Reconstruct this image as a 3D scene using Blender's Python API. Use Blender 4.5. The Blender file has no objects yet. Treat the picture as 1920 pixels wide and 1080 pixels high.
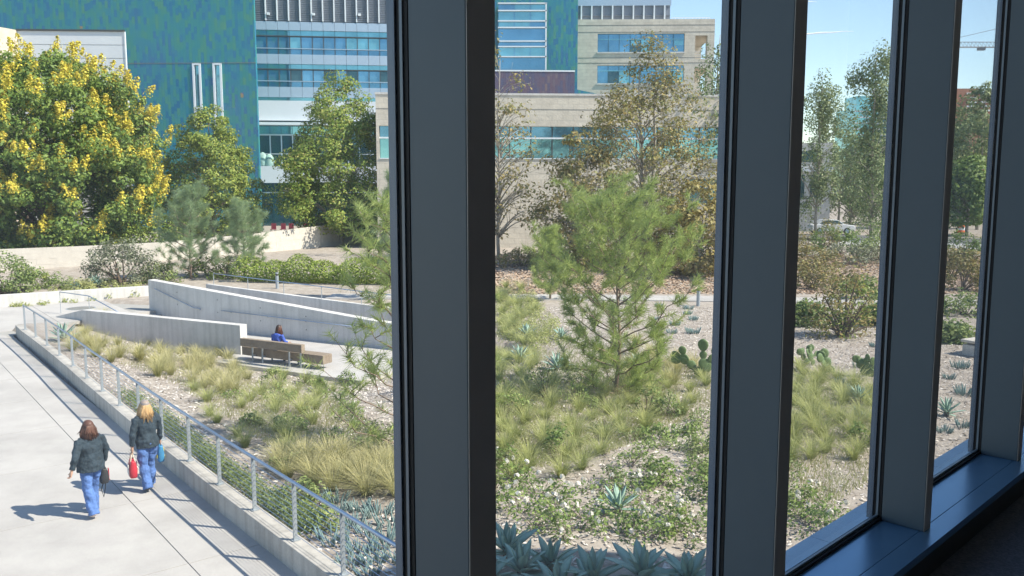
import bpy, bmesh, math, random
import numpy as np
from mathutils import Vector, Matrix
R = math.radians
scene = bpy.context.scene
col = scene.collection

# ------------------------------------------------------------------ camera, sky, sun, exposure
PITCH, EYE, FPX = R(6.9), 5.5, 1600.0
cam_d = bpy.data.cameras.new('camera'); cam = bpy.data.objects.new('camera', cam_d); col.objects.link(cam)
cam.location = (0, 0, EYE); cam.rotation_euler = (math.pi/2 - PITCH, 0, 0)
cam_d.sensor_width = 36; cam_d.lens = 30.0; cam_d.clip_start = 0.05; cam_d.clip_end = 9000
scene.camera = cam
SUN_EL = R(46); SUN_H = Vector((0.975, -0.222, 0)).normalized()
world = bpy.data.worlds.new('World'); scene.world = world; world.use_nodes = True
wn = world.node_tree.nodes; wl = world.node_tree.links
sky = wn.new('ShaderNodeTexSky'); sky.sky_type = 'NISHITA'; sky.sun_disc = False
sky.sun_elevation = SUN_EL; sky.sun_rotation = math.atan2(SUN_H.x, SUN_H.y)
sky.air_density = 1.0; sky.dust_density = 0.2; sky.ozone_density = 1.3
wl.new(sky.outputs[0], wn['Background'].inputs[0]); wn['Background'].inputs[1].default_value = 0.122
sun_d = bpy.data.lights.new('sun', 'SUN'); sun = bpy.data.objects.new('sun', sun_d); col.objects.link(sun)
sun_d.energy = 4.3; sun_d.angle = R(0.53); sun_d.color = (1.0, 0.91, 0.79)
sdir = Vector((SUN_H.x*math.cos(SUN_EL), SUN_H.y*math.cos(SUN_EL), math.sin(SUN_EL)))
sun.rotation_euler = (-sdir).to_track_quat('-Z', 'Y').to_euler(); sun.location = (30, -8, 40)
vs = scene.view_settings; vs.view_transform = 'Standard'; vs.look = 'None'; vs.gamma = 1; vs.exposure = 1.02
vs.use_curve_mapping = False
scene.cycles.max_bounces = 8; scene.cycles.transparent_max_bounces = 16
scene.cycles.diffuse_bounces = 4; scene.cycles.glossy_bounces = 3; scene.cycles.caustics_reflective = False
scene.cycles.caustics_refractive = False; scene.cycles.use_denoising = True
scene.cycles.sample_clamp_indirect = 6

# ------------------------------------------------------------------ photograph pixel -> place
CP, SP = math.cos(PITCH), math.sin(PITCH)
def ray(u, v):
    x = (u-960)/FPX; y = -(v-540)/FPX
    return (x, CP + y*SP, -SP + y*CP)
def G(u, v, z=0.0):
    d = ray(u, v); t = (z-EYE)/d[2]; return Vector((d[0]*t, d[1]*t, z))
def D(u, v, Y):
    d = ray(u, v); t = Y/d[1]; return Vector((d[0]*t, Y, EYE + d[2]*t))

# ------------------------------------------------------------------ materials
def mat(name, base, rough=0.8, var=0.12, scale=3.0, bump=0.0, bscale=40.0, metallic=0.0, second=None, detail=6.0, spec=0.5):
    m = bpy.data.materials.new(name); m.use_nodes = True; n = m.node_tree.nodes; l = m.node_tree.links
    b = n['Principled BSDF']; b.inputs['Roughness'].default_value = rough; b.inputs['Metallic'].default_value = metallic
    b.inputs['Specular IOR Level'].default_value = spec
    g = n.new('ShaderNodeNewGeometry')
    nz = n.new('ShaderNodeTexNoise'); nz.inputs['Scale'].default_value = scale; nz.inputs['Detail'].default_value = detail
    nz.inputs['Roughness'].default_value = 0.62
    l.new(g.outputs['Position'], nz.inputs['Vector'])
    cr = n.new('ShaderNodeValToRGB'); cr.color_ramp.elements[0].position = 0.3; cr.color_ramp.elements[1].position = 0.7
    a = second if second else tuple(c*(1-var) for c in base); c2 = base if second else tuple(min(1, c*(1+var)) for c in base)
    cr.color_ramp.elements[0].color = (*a, 1); cr.color_ramp.elements[1].color = (*c2, 1)
    l.new(nz.outputs['Fac'], cr.inputs[0]); l.new(cr.outputs[0], b.inputs['Base Color'])
    if bump:
        nb = n.new('ShaderNodeTexNoise'); nb.inputs['Scale'].default_value = bscale; nb.inputs['Detail'].default_value = 5
        l.new(g.outputs['Position'], nb.inputs['Vector'])
        bp = n.new('ShaderNodeBump'); bp.inputs['Strength'].default_value = bump; bp.inputs['Distance'].default_value = 0.02
        l.new(nb.outputs['Fac'], bp.inputs['Height']); l.new(bp.outputs[0], b.inputs['Normal'])
    return m
def leaf(name, cols, trans=0.35, rough=0.55, spec=0.35, tip=None):
    """leaf colours picked per leaf (per mesh island), part of the light passes through"""
    m = bpy.data.materials.new(name); m.use_nodes = True; n = m.node_tree.nodes; l = m.node_tree.links
    b = n['Principled BSDF']; b.inputs['Roughness'].default_value = rough; b.inputs['Specular IOR Level'].default_value = spec
    g = n.new('ShaderNodeNewGeometry'); cr = n.new('ShaderNodeValToRGB')
    e = cr.color_ramp.elements
    while len(e) < len(cols): e.new(0.5)
    for i, c in enumerate(cols):
        e[i].position = i/(max(1, len(cols)-1)); e[i].color = (*c, 1)
    oi = n.new('ShaderNodeObjectInfo'); mx = n.new('ShaderNodeMath'); mx.operation = 'MULTIPLY_ADD'
    l.new(oi.outputs['Random'], mx.inputs[0]); mx.inputs[1].default_value = 0.22; 
    ad = n.new('ShaderNodeMath'); ad.operation = 'MULTIPLY'; ad.inputs[1].default_value = 0.8
    l.new(g.outputs['Random Per Island'], ad.inputs[0]); l.new(ad.outputs[0], mx.inputs[2])
    l.new(mx.outputs[0], cr.inputs[0]); outc = cr.outputs[0]
    if tip:                                   # dry ends of the blades
        tc = n.new('ShaderNodeTexCoord'); sz = n.new('ShaderNodeSeparateXYZ'); l.new(tc.outputs['Object'], sz.inputs[0])
        mr = n.new('ShaderNodeMapRange'); mr.inputs[1].default_value = 0.05; mr.inputs[2].default_value = tip[1]; mr.inputs[3].default_value = 0; mr.inputs[4].default_value = 0.85; l.new(sz.outputs[2], mr.inputs[0])
        mc_ = n.new('ShaderNodeMix'); mc_.data_type = 'RGBA'; l.new(mr.outputs[0], mc_.inputs[0]); l.new(outc, mc_.inputs[6]); mc_.inputs[7].default_value = (*tip[0], 1); outc = mc_.outputs[2]
    l.new(outc, b.inputs['Base Color'])
    t = n.new('ShaderNodeBsdfTranslucent'); l.new(outc, t.inputs['Color'])
    mix = n.new('ShaderNodeMixShader'); mix.inputs[0].default_value = trans
    l.new(b.outputs[0], mix.inputs[1]); l.new(t.outputs[0], mix.inputs[2])
    l.new(mix.outputs[0], n['Material Output'].inputs['Surface'])
    return m
def window_glass(name, tint, refl=0.0):
    m = bpy.data.materials.new(name); m.use_nodes = True; n = m.node_tree.nodes; l = m.node_tree.links
    n.remove(n['Principled BSDF'])
    tr = n.new('ShaderNodeBsdfTransparent'); tr.inputs[0].default_value = (*tint, 1)
    gl = n.new('ShaderNodeBsdfGlossy'); gl.inputs['Roughness'].default_value = 0.0
    g = n.new('ShaderNodeNewGeometry'); dt = n.new('ShaderNodeVectorMath'); dt.operation = 'DOT_PRODUCT'
    l.new(g.outputs['Normal'], dt.inputs[0]); l.new(g.outputs['Incoming'], dt.inputs[1])
    def m1(op, a, c):
        k = n.new('ShaderNodeMath'); k.operation = op
        for i, q in enumerate((a, c)):
            if isinstance(q, (int, float)): k.inputs[i].default_value = q
            else: l.new(q, k.inputs[i])
        return k.outputs[0]
    sch = m1('ADD', m1('MULTIPLY', m1('POWER', m1('SUBTRACT', 1.0, m1('ABSOLUTE', dt.outputs['Value'], 0.0)), 5.0), 0.9), 0.035)
    mix = n.new('ShaderNodeMixShader'); l.new(sch, mix.inputs[0]); l.new(tr.outputs[0], mix.inputs[1]); l.new(gl.outputs[0], mix.inputs[2])
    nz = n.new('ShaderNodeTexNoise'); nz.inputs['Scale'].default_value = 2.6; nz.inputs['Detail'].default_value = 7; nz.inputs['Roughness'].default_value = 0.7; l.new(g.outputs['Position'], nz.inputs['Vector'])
    df = n.new('ShaderNodeBsdfTranslucent'); df.inputs[0].default_value = (0.85, 0.87, 0.88, 1)       # haze put in as a pale veil of dust and smears
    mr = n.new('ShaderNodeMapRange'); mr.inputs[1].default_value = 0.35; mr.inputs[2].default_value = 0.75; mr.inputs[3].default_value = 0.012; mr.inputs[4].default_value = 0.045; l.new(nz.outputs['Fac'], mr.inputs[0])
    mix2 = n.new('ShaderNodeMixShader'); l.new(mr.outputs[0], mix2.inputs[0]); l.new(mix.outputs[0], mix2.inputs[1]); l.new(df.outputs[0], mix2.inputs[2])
    l.new(mix2.outputs[0], n['Material Output'].inputs['Surface'])
    return m
def coated_glass(name, base, metallic=0.65, rough=0.06, var=0.25, scale=0.35):
    m = mat(name, base, rough, var, scale, metallic=metallic)
    return m
def stone_mat(name, a, b2, bw, bh, axis_yaw=0.0):
    """stone facing: courses of blocks with slightly different tones and shallow joints"""
    m = bpy.data.materials.new(name); m.use_nodes = True; n = m.node_tree.nodes; l = m.node_tree.links
    b = n['Principled BSDF']; b.inputs['Roughness'].default_value = 0.9; b.inputs['Specular IOR Level'].default_value = 0.2
    g = n.new('ShaderNodeNewGeometry'); sx = n.new('ShaderNodeSeparateXYZ'); l.new(g.outputs['Position'], sx.inputs[0])
    ad = n.new('ShaderNodeMath'); ad.operation = 'ADD'; l.new(sx.outputs[0], ad.inputs[0]); l.new(sx.outputs[1], ad.inputs[1])
    cx = n.new('ShaderNodeCombineXYZ'); l.new(ad.outputs[0], cx.inputs[0]); l.new(sx.outputs[2], cx.inputs[1])
    br = n.new('ShaderNodeTexBrick'); br.inputs['Color1'].default_value = (*a, 1); br.inputs['Color2'].default_value = (*b2, 1)
    br.inputs['Mortar'].default_value = tuple(c*0.8 for c in a) + (1,)
    br.inputs['Scale'].default_value = 1; br.inputs['Brick Width'].default_value = bw; br.inputs['Row Height'].default_value = bh
    br.inputs['Mortar Size'].default_value = 0.018; br.inputs['Bias'].default_value = 0
    l.new(cx.outputs[0], br.inputs['Vector'])
    nz = n.new('ShaderNodeTexNoise'); nz.inputs['Scale'].default_value = 1.4; nz.inputs['Detail'].default_value = 8; l.new(g.outputs['Position'], nz.inputs['Vector'])
    mr = n.new('ShaderNodeMapRange'); mr.inputs[3].default_value = 0.72; mr.inputs[4].default_value = 1.25; l.new(nz.outputs['Fac'], mr.inputs[0])
    mm = n.new('ShaderNodeMix'); mm.data_type = 'RGBA'; mm.blend_type = 'MULTIPLY'; mm.inputs[0].default_value = 1
    l.new(br.outputs['Color'], mm.inputs[6]); l.new(mr.outputs[0], mm.inputs[7]); l.new(mm.outputs[2], b.inputs['Base Color'])
    nb = n.new('ShaderNodeTexNoise'); nb.inputs['Scale'].default_value = 7; nb.inputs['Detail'].default_value = 6; l.new(g.outputs['Position'], nb.inputs['Vector'])
    bp = n.new('ShaderNodeBump'); bp.inputs['Strength'].default_value = 0.35; bp.inputs['Distance'].default_value = 0.05
    l.new(nb.outputs['Fac'], bp.inputs['Height']); l.new(bp.outputs[0], b.inputs['Normal'])
    return m
def mosaic_mat(name, cols, tw=0.30, th=0.75, accents=None, rough=0.3):
    """cladding of small upright coloured tiles"""
    m = bpy.data.materials.new(name); m.use_nodes = True; n = m.node_tree.nodes; l = m.node_tree.links
    b = n['Principled BSDF']; b.inputs['Roughness'].default_value = rough
    g = n.new('ShaderNodeNewGeometry'); sx = n.new('ShaderNodeSeparateXYZ'); l.new(g.outputs['Position'], sx.inputs[0])
    def m1(op, a, c=None, d=None):
        k = n.new('ShaderNodeMath'); k.operation = op
        for i, q in enumerate((a, c, d)):
            if q is None: continue
            if isinstance(q, (int, float)): k.inputs[i].default_value = q
            else: l.new(q, k.inputs[i])
        return k.outputs[0]
    h = m1('ADD', sx.outputs[0], sx.outputs[1])
    ix = m1('FLOOR', m1('DIVIDE', h, tw)); 
    wx = n.new('ShaderNodeTexWhiteNoise'); wx.noise_dimensions = '1D'; l.new(ix, wx.inputs['W'])
    iz = m1('FLOOR', m1('ADD', m1('DIVIDE', sx.outputs[2], th), m1('MULTIPLY', wx.outputs['Value'], 3.0)))
    cv = n.new('ShaderNodeCombineXYZ'); l.new(ix, cv.inputs[0]); l.new(iz, cv.inputs[1])
    wv = n.new('ShaderNodeTexWhiteNoise'); wv.noise_dimensions = '2D'; l.new(cv.outputs[0], wv.inputs['Vector'])
    nz = n.new('ShaderNodeTexNoise'); nz.inputs['Scale'].default_value = 0.22; nz.inputs['Detail'].default_value = 6; l.new(g.outputs['Position'], nz.inputs['Vector'])
    mixv = m1('ADD', m1('MULTIPLY', wv.outputs['Value'], 0.58), m1('MULTIPLY', nz.outputs['Fac'], 0.46))
    cr = n.new('ShaderNodeValToRGB'); e = cr.color_ramp.elements
    while len(e) < len(cols): e.new(0.5)
    for i, c in enumerate(cols): e[i].position = 0.12 + 0.76*i/(len(cols)-1); e[i].color = (*c, 1)
    l.new(mixv, cr.inputs[0]); out = cr.outputs[0]
    if accents:
        wa = n.new('ShaderNodeTexWhiteNoise'); wa.noise_dimensions = '3D'
        cv2 = n.new('ShaderNodeCombineXYZ'); l.new(ix, cv2.inputs[0]); l.new(iz, cv2.inputs[1]); cv2.inputs[2].default_value = 7.3
        l.new(cv2.outputs[0], wa.inputs['Vector'])
        for k, (c, thr) in enumerate(accents):
            f = m1('GREATER_THAN', m1('ADD', wa.outputs['Value'], m1('MULTIPLY', nz.outputs['Fac'], 0.05)), thr)
            mm = n.new('ShaderNodeMix'); mm.data_type = 'RGBA'; l.new(f, mm.inputs[0]); l.new(out, mm.inputs[6]); mm.inputs[7].default_value = (*c, 1); out = mm.outputs[2]
    fx = m1('FRACT', m1('DIVIDE', h, tw)); edge = m1('LESS_THAN', fx, 0.07)
    mj = n.new('ShaderNodeMix'); mj.data_type = 'RGBA'; mj.blend_type = 'MULTIPLY'; l.new(m1('MULTIPLY', edge, 0.45), mj.inputs[0]); l.new(out, mj.inputs[6]); mj.inputs[7].default_value = (0.3, 0.3, 0.3, 1)
    l.new(mj.outputs[2], b.inputs['Base Color']); l.new(m1('MULTIPLY_ADD', wv.outputs['Value'], 0.3, rough-0.1), b.inputs['Roughness'])
    return m

def concrete_mat(name, a, b2, stain=0.22, streak=0.0, speck=0.08):
    """cast concrete: cloudy tone, blotchy stains, fine speckle and, on walls, runs of old rain"""
    m = bpy.data.materials.new(name); m.use_nodes = True; n = m.node_tree.nodes; l = m.node_tree.links
    b = n['Principled BSDF']; b.inputs['Roughness'].default_value = 0.88; b.inputs['Specular IOR Level'].default_value = 0.2
    g = n.new('ShaderNodeNewGeometry')
    def noise(sc, det, vec=None, rough=0.6):
        z = n.new('ShaderNodeTexNoise'); z.inputs['Scale'].default_value = sc; z.inputs['Detail'].default_value = det; z.inputs['Roughness'].default_value = rough; l.new(vec or g.outputs['Position'], z.inputs['Vector']); return z.outputs['Fac']
    def rng_(src, lo, hi, f0=0.3, f1=0.7):
        r = n.new('ShaderNodeMapRange'); r.inputs[1].default_value = f0; r.inputs[2].default_value = f1; r.inputs[3].default_value = lo; r.inputs[4].default_value = hi; l.new(src, r.inputs[0]); return r.outputs[0]
    mx = n.new('ShaderNodeMix'); mx.data_type = 'RGBA'; l.new(rng_(noise(0.9, 10), 0, 1), mx.inputs[0]); mx.inputs[6].default_value = (*b2, 1); mx.inputs[7].default_value = (*a, 1)
    out = mx.outputs[2]
    def mul(f):
        nonlocal out
        q = n.new('ShaderNodeMix'); q.data_type = 'RGBA'; q.blend_type = 'MULTIPLY'; q.inputs[0].default_value = 1; l.new(out, q.inputs[6]); l.new(f, q.inputs[7]); out = q.outputs[2]
    mul(rng_(noise(0.33, 8, rough=0.7), 1-stain, 1.0, 0.36, 0.56)); mul(rng_(noise(38, 3), 1-speck, 1+speck*0.5, 0.35, 0.65))
    if streak:
        mp = n.new('ShaderNodeMapping'); mp.inputs['Scale'].default_value = (3.2, 3.2, 0.22); l.new(g.outputs['Position'], mp.inputs[0]); mul(rng_(noise(1.6, 6, mp.outputs[0]), 1-streak, 1.0, 0.38, 0.55))
    l.new(out, b.inputs['Base Color'])
    bp = n.new('ShaderNodeBump'); bp.inputs['Strength'].default_value = 0.2; bp.inputs['Distance'].default_value = 0.02; l.new(noise(45, 5), bp.inputs['Height']); l.new(bp.outputs[0], b.inputs['Normal'])
    return m
MT = {}
MT['concrete'] = concrete_mat('concrete', (0.50, 0.48, 0.46), (0.43, 0.41, 0.395), 0.17, 0, 0.07)
MT['wall_concrete'] = concrete_mat('wall_concrete', (0.68, 0.66, 0.635), (0.58, 0.565, 0.545), 0.12, 0.13)
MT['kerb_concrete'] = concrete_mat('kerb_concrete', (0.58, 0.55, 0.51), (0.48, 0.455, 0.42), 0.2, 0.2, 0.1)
MT['dark_joint'] = mat('dark_joint', (0.2, 0.2, 0.19), 0.95)
MT['joint_fill'] = mat('joint_fill', (0.34, 0.33, 0.31), 0.95)
MT['steel'] = mat('steel', (0.33, 0.41, 0.54), 0.36, 0.1, 8, metallic=0.85)  # blue of the reflected sky put into the metal colour
MT['steel_paint'] = mat('steel_paint', (0.36, 0.40, 0.44), 0.45, 0.08, 6, metallic=0.3)
MT['mullion_paint'] = mat('mullion_paint', (0.138, 0.178, 0.205), 0.5, 0.04, 2.0, spec=0.4)
MT['mullion_end'] = mat('mullion_end', (0.60, 0.55, 0.50), 0.55, 0.05, 3.0)  # paler than the mullion sides: missing room light put into the colour
MT['frame_blue'] = mat('frame_blue', (0.12, 0.17, 0.24), 0.4, 0.05, 3.0)
MT['frame_grey'] = mat('frame_grey', (0.24, 0.30, 0.35), 0.35, 0.05, 3.0)
MT['gasket'] = mat('gasket', (0.012, 0.012, 0.014), 0.7, 0.1)
MT['sill'] = mat('sill', (0.19, 0.38, 0.60), 0.27, 0.05, 2.0, metallic=0.5)  # sky reflection tinted into the base colour
MT['ledge'] = mat('ledge', (0.28, 0.44, 0.60), 0.42, 0.12, 1.6, metallic=0.3)
MT['carpet'] = mat('carpet', (0.26, 0.28, 0.32), 0.97, second=(0.12, 0.13, 0.16), scale=90, bump=0.6, bscale=150, spec=0.05)
MT['room_wall'] = mat('room_wall', (0.78, 0.77, 0.75), 0.9, 0.03)
MT['dark_panel'] = mat('dark_panel', (0.06, 0.065, 0.07), 0.7, 0.05)
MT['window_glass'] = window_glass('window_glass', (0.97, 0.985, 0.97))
MT['mulch_soil'] = mat('mulch_soil', (0.45, 0.405, 0.36), 0.98, second=(0.27, 0.23, 0.195), scale=2.2, bump=0.8, bscale=18, spec=0.05, detail=12)
MT['chips'] = leaf('chips', [(0.20, 0.165, 0.14), (0.46, 0.41, 0.37), (0.62, 0.57, 0.53), (0.80, 0.76, 0.72)], 0.0, 0.9, 0.1)
MT['asphalt'] = mat('asphalt', (0.12, 0.12, 0.125), 0.95, 0.15, 0.7)
MT['timber'] = mat('timber', (0.30, 0.24, 0.18), 0.85, second=(0.22, 0.17, 0.125), scale=6, bump=0.2, bscale=40)
MT['bark'] = mat('bark', (0.16, 0.12, 0.09), 0.95, 0.35, 9, bump=0.6, bscale=22)
MT['pale_bark'] = mat('pale_bark', (0.46, 0.42, 0.36), 0.9, second=(0.25, 0.22, 0.18), scale=5)
MT['pine_bark'] = mat('pine_bark', (0.23, 0.17, 0.13), 0.95, 0.3, 14, bump=0.5, bscale=30)
MT['stone'] = stone_mat('stone', (0.63, 0.575, 0.49), (0.585, 0.53, 0.45), 0.9, 0.42)
MT['cream_stone'] = stone_mat('cream_stone', (0.62, 0.55, 0.46), (0.56, 0.5, 0.42), 1.4, 0.8)
MT['stone_block'] = mat('stone_block', (0.60, 0.56, 0.50), 0.92, second=(0.52, 0.48, 0.43), scale=3, bump=0.4, bscale=14, spec=0.15)
MT['white_panel'] = mat('white_panel', (0.66, 0.69, 0.74), 0.45, 0.04, 0.4)
MT['blue_panel'] = mat('blue_panel', (0.40, 0.50, 0.62), 0.38, 0.04, 0.4, metallic=0.25)
MT['white_frame'] = mat('white_frame', (0.72, 0.76, 0.80), 0.4, 0.04, 1)
MT['louvre'] = mat('louvre', (0.20, 0.23, 0.28), 0.6, 0.08, 1)
MT['teal_glass'] = coated_glass('teal_glass', (0.20, 0.44, 0.50))
MT['blue_glass'] = coated_glass('blue_glass', (0.14, 0.31, 0.44))
MT['dark_glass'] = coated_glass('dark_glass', (0.06, 0.13, 0.155), 0.5)
MT['teal_tiles'] = mosaic_mat('teal_tiles', [(0.03, 0.13, 0.29), (0.025, 0.175, 0.30), (0.03, 0.22, 0.27), (0.04, 0.24, 0.225), (0.08, 0.265, 0.18)],
                              accents=[((0.30, 0.22, 0.12), 1.0255), ((0.14, 0.12, 0.27), 1.028)])
MT['purple_tiles'] = mosaic_mat('purple_tiles', [(0.06, 0.07, 0.13), (0.10, 0.08, 0.14), (0.135, 0.085, 0.12), (0.08, 0.085, 0.16), (0.21, 0.14, 0.13)])
MT['brick_red'] = mat('brick_red', (0.33, 0.17, 0.12), 0.9, 0.1, 1)

# ------------------------------------------------------------------ object helpers
ORG = {}
def link(o): col.objects.link(o); return o
def thing(name, label, cat, loc=(0, 0, 0), group=None, kind=None):
    o = bpy.data.objects.new(name, None); o.empty_display_size = 0.2; link(o); o.location = loc
    if kind: o['kind'] = kind
    if label: o['label'] = label
    if cat: o['category'] = cat
    if group: o['group'] = group
    ORG[o.name] = Vector(loc); return o
def tag(o, label=None, cat=None, group=None, kind=None):
    if label: o['label'] = label
    if cat: o['category'] = cat
    if group: o['group'] = group
    if kind: o['kind'] = kind
    return o
def mesh_from(name, verts, faces, mats, smooth=False, midx=None):
    me = bpy.data.meshes.new(name); me.from_pydata(verts, [], faces)
    for m in (mats if isinstance(mats, (list, tuple)) else [mats]): me.materials.append(m)
    if midx is not None: me.polygons.foreach_set('material_index', midx)
    if smooth: me.polygons.foreach_set('use_smooth', [True]*len(me.polygons))
    me.update(); return me
class MB:
    def __init__(s): s.v = []; s.f = []
    def add(s, vs, fs):
        k = len(s.v); s.v += [tuple(x) for x in vs]; s.f += [tuple(i+k for i in f) for f in fs]; return s
    def box(s, c, size, yaw=0.0, mtx=None):
        hx, hy, hz = size[0]/2, size[1]/2, size[2]/2
        P = [Vector((x, y, z)) for z in (-hz, hz) for x, y in ((-hx, -hy), (hx, -hy), (hx, hy), (-hx, hy))]
        Mx = mtx if mtx is not None else Matrix.Rotation(yaw, 3, 'Z')
        return s.add([Vector(c) + Mx @ p for p in P], [(3, 2, 1, 0), (4, 5, 6, 7), (0, 1, 5, 4), (1, 2, 6, 5), (2, 3, 7, 6), (3, 0, 4, 7)])
    def prism(s, poly, z0, z1):
        n = len(poly); z0 = z0 if isinstance(z0, (list, tuple)) else [z0]*n; z1 = z1 if isinstance(z1, (list, tuple)) else [z1]*n
        area = sum(poly[i][0]*poly[(i+1) % n][1] - poly[(i+1) % n][0]*poly[i][1] for i in range(n))
        idx = list(range(n)) if area > 0 else list(range(n-1, -1, -1))
        vs = [(poly[i][0], poly[i][1], z0[i]) for i in idx] + [(poly[i][0], poly[i][1], z1[i]) for i in idx]
        fs = [tuple(range(n-1, -1, -1)), tuple(range(n, 2*n))] + [(i, (i+1) % n, n+(i+1) % n, n+i) for i in range(n)]
        return s.add(vs, fs)
    def tube(s, pts, rad, n=8, cap=True, xaxis=None):
        pts = [Vector(p) for p in pts]; m = len(pts)
        rad = rad if isinstance(rad, (list, tuple)) else [rad]*m
        vs = []; prev = Vector(xaxis) if xaxis is not None else None
        for i, p in enumerate(pts):
            t = (pts[min(i+1, m-1)] - pts[max(i-1, 0)])
            t = t.normalized() if t.length > 1e-9 else Vector((0, 0, 1))
            ref = prev if prev is not None else (Vector((1, 0, 0)) if abs(t.x) < 0.8 else Vector((0, 1, 0)))
            u = ref - t*ref.dot(t)
            if u.length < 1e-6: u = Vector((0, 1, 0)) - t*t.y
            u.normalize(); w = t.cross(u); prev = Vector(xaxis) if xaxis is not None else u
            r = rad[i]; rx, ry = r if isinstance(r, (list, tuple)) else (r, r)
            for k in range(n):
                a = 2*math.pi*k/n; vs.append(p + u*(rx*math.cos(a)) + w*(ry*math.sin(a)))
        fs = [(i*n+k, i*n+(k+1) % n, (i+1)*n+(k+1) % n, (i+1)*n+k) for i in range(m-1) for k in range(n)]
        if cap: fs += [tuple(range(n-1, -1, -1)), tuple(range((m-1)*n, m*n))]
        return s.add(vs, fs)
    def ball(s, c, r, n=10, m=7):
        rr = r if isinstance(r, (list, tuple)) else (r, r, r)
        pts = []; rad = []
        for i in range(m):
            a = math.pi*(i+0.15)/(m-1+0.3); pts.append((c[0], c[1], c[2]-rr[2]*math.cos(a))); rad.append((rr[0]*math.sin(a), rr[1]*math.sin(a)))
        return s.tube(pts, rad, n, True, (1, 0, 0))
    def build(s, name, m, parent=None, smooth=False):
        root = parent; off = Vector((0, 0, 0))
        while root is not None:
            if root.name in ORG: off = ORG[root.name]
            if root.parent is None: break
            root = root.parent
        if root is not None: off = ORG.get(root.name, Vector((0, 0, 0)))
        me = mesh_from(name, [(x-off.x, y-off.y, z-off.z) for x, y, z in s.v], s.f, m, smooth)
        o = link(bpy.data.objects.new(name, me))
        if parent is not None: o.parent = parent
        return o
def bevel(o, w=0.01, seg=2):
    b = o.modifiers.new('bevel', 'BEVEL'); b.width = w; b.segments = seg; b.limit_method = 'ANGLE'; return o
def lerp(a, b, t): return a + (b-a)*t
def sstep(a, b, x):
    t = np.clip((x-a)/(b-a), 0, 1); return t*t*(3-2*t)

# ------------------------------------------------------------------ terrain shape
POSTS = [(-17.42, 30.14), (-16.2, 28.62), (-14.98, 27.08), (-13.76, 25.52), (-12.55, 23.95), (-11.40, 22.42), (-10.29, 20.97), (-9.22, 19.58), (-8.16, 18.20),
         (-7.10, 16.84), (-6.05, 15.52), (-5.06, 14.26), (-4.10, 13.08), (-3.16, 11.92), (-2.24, 10.80), (-1.30, 9.65), (-0.36, 8.5)]
KERB = [(-18.25, 31.25)] + POSTS + [(0.6, 7.3)]
O2 = Vector((-16.1, 37.5)); E1 = Vector((0.885, -0.466)).normalized(); E2 = Vector((E1.y, -E1.x))
def ST(s, t): p = O2 + E1*s + E2*t; return (p.x, p.y)
def kerb_side(x, y):
    """distance to the kerb line, positive on the planted side"""
    x = np.asarray(x, float); y = np.asarray(y, float); best = np.full(x.shape, 1e9); sg = np.ones(x.shape)
    for (ax, ay), (bx, by) in zip(KERB[:-1], KERB[1:]):
        dx, dy = bx-ax, by-ay; L = dx*dx+dy*dy
        t = np.clip(((x-ax)*dx+(y-ay)*dy)/L, 0, 1); d = np.hypot(x-ax-t*dx, y-ay-t*dy)
        c = -((x-ax)*dy-(y-ay)*dx)
        up = d < best-1e-9; best = np.where(up, d, best); sg = np.where(up, np.sign(c), sg)
    return best*sg
def hgt(x, y):
    x = np.asarray(x, float); y = np.asarray(y, float)
    s = (x-O2.x)*E1.x + (y-O2.y)*E1.y; t = (x-O2.x)*E2.x + (y-O2.y)*E2.y
    dk = kerb_side(x, y)
    front = np.where(s < 9.0, 3.2, 4.7)
    dt = np.maximum(t-front, 0)
    low = -0.06 - 0.66*sstep(1.0, 8.0, s) + 0.7*sstep(15.6, 20.5, s)
    w = sstep(0, 1, np.clip(dk, 0, None)/(np.clip(dk, 0, None)+dt+1e-6))
    bed = 0.27*(1-w) + low*w
    bed = bed + 0.07*np.sin(x*0.9+1.3)*np.sin(y*0.7)*np.clip(dk-1, 0, 1)*np.clip(dt, 0, 1)
    bank = 0.03 + 0.5*sstep(43, 62, y)
    h = np.where((dk > 0.06) & (t > 0), bed, bank)
    pit = (s > -0.25) & (s < 15.3) & (t > -2.1) & (t < 4.75)
    h = np.where(pit, np.minimum(h, -0.74), h)
    plaza = ((dk <= 0.06) & (t > -1.0)) | ((s <= -0.25) & (t > -1.2) & (t < 9))
    h = np.where(plaza, -0.13, h)
    far = np.hypot(x, y) > 120
    return np.where(far, 0.0, h)
_tx = np.arange(-60, 100.01, 0.25); _ty = np.arange(0, 130.01, 0.25); _TX, _TY = np.meshgrid(_tx, _ty); _TZ = hgt(_TX, _TY); _TK = kerb_side(_TX, _TY)
def table(T, x, y):
    fx = min(max((x+60)/0.25, 0), len(_tx)-1.001); fy = min(max(y/0.25, 0), len(_ty)-1.001); i, j = int(fx), int(fy); a, b = fx-i, fy-j
    return float((T[j, i]*(1-a)+T[j, i+1]*a)*(1-b) + (T[j+1, i]*(1-a)+T[j+1, i+1]*a)*b)
def H1(x, y): return table(_TZ, x, y)
def GH(u, v):
    z = 0.0
    for _ in range(12):
        p = G(u, v, z); z = 0.5*z + 0.5*H1(p.x, p.y)
    p = G(u, v, z); return Vector((p.x, p.y, H1(p.x, p.y)))

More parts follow.
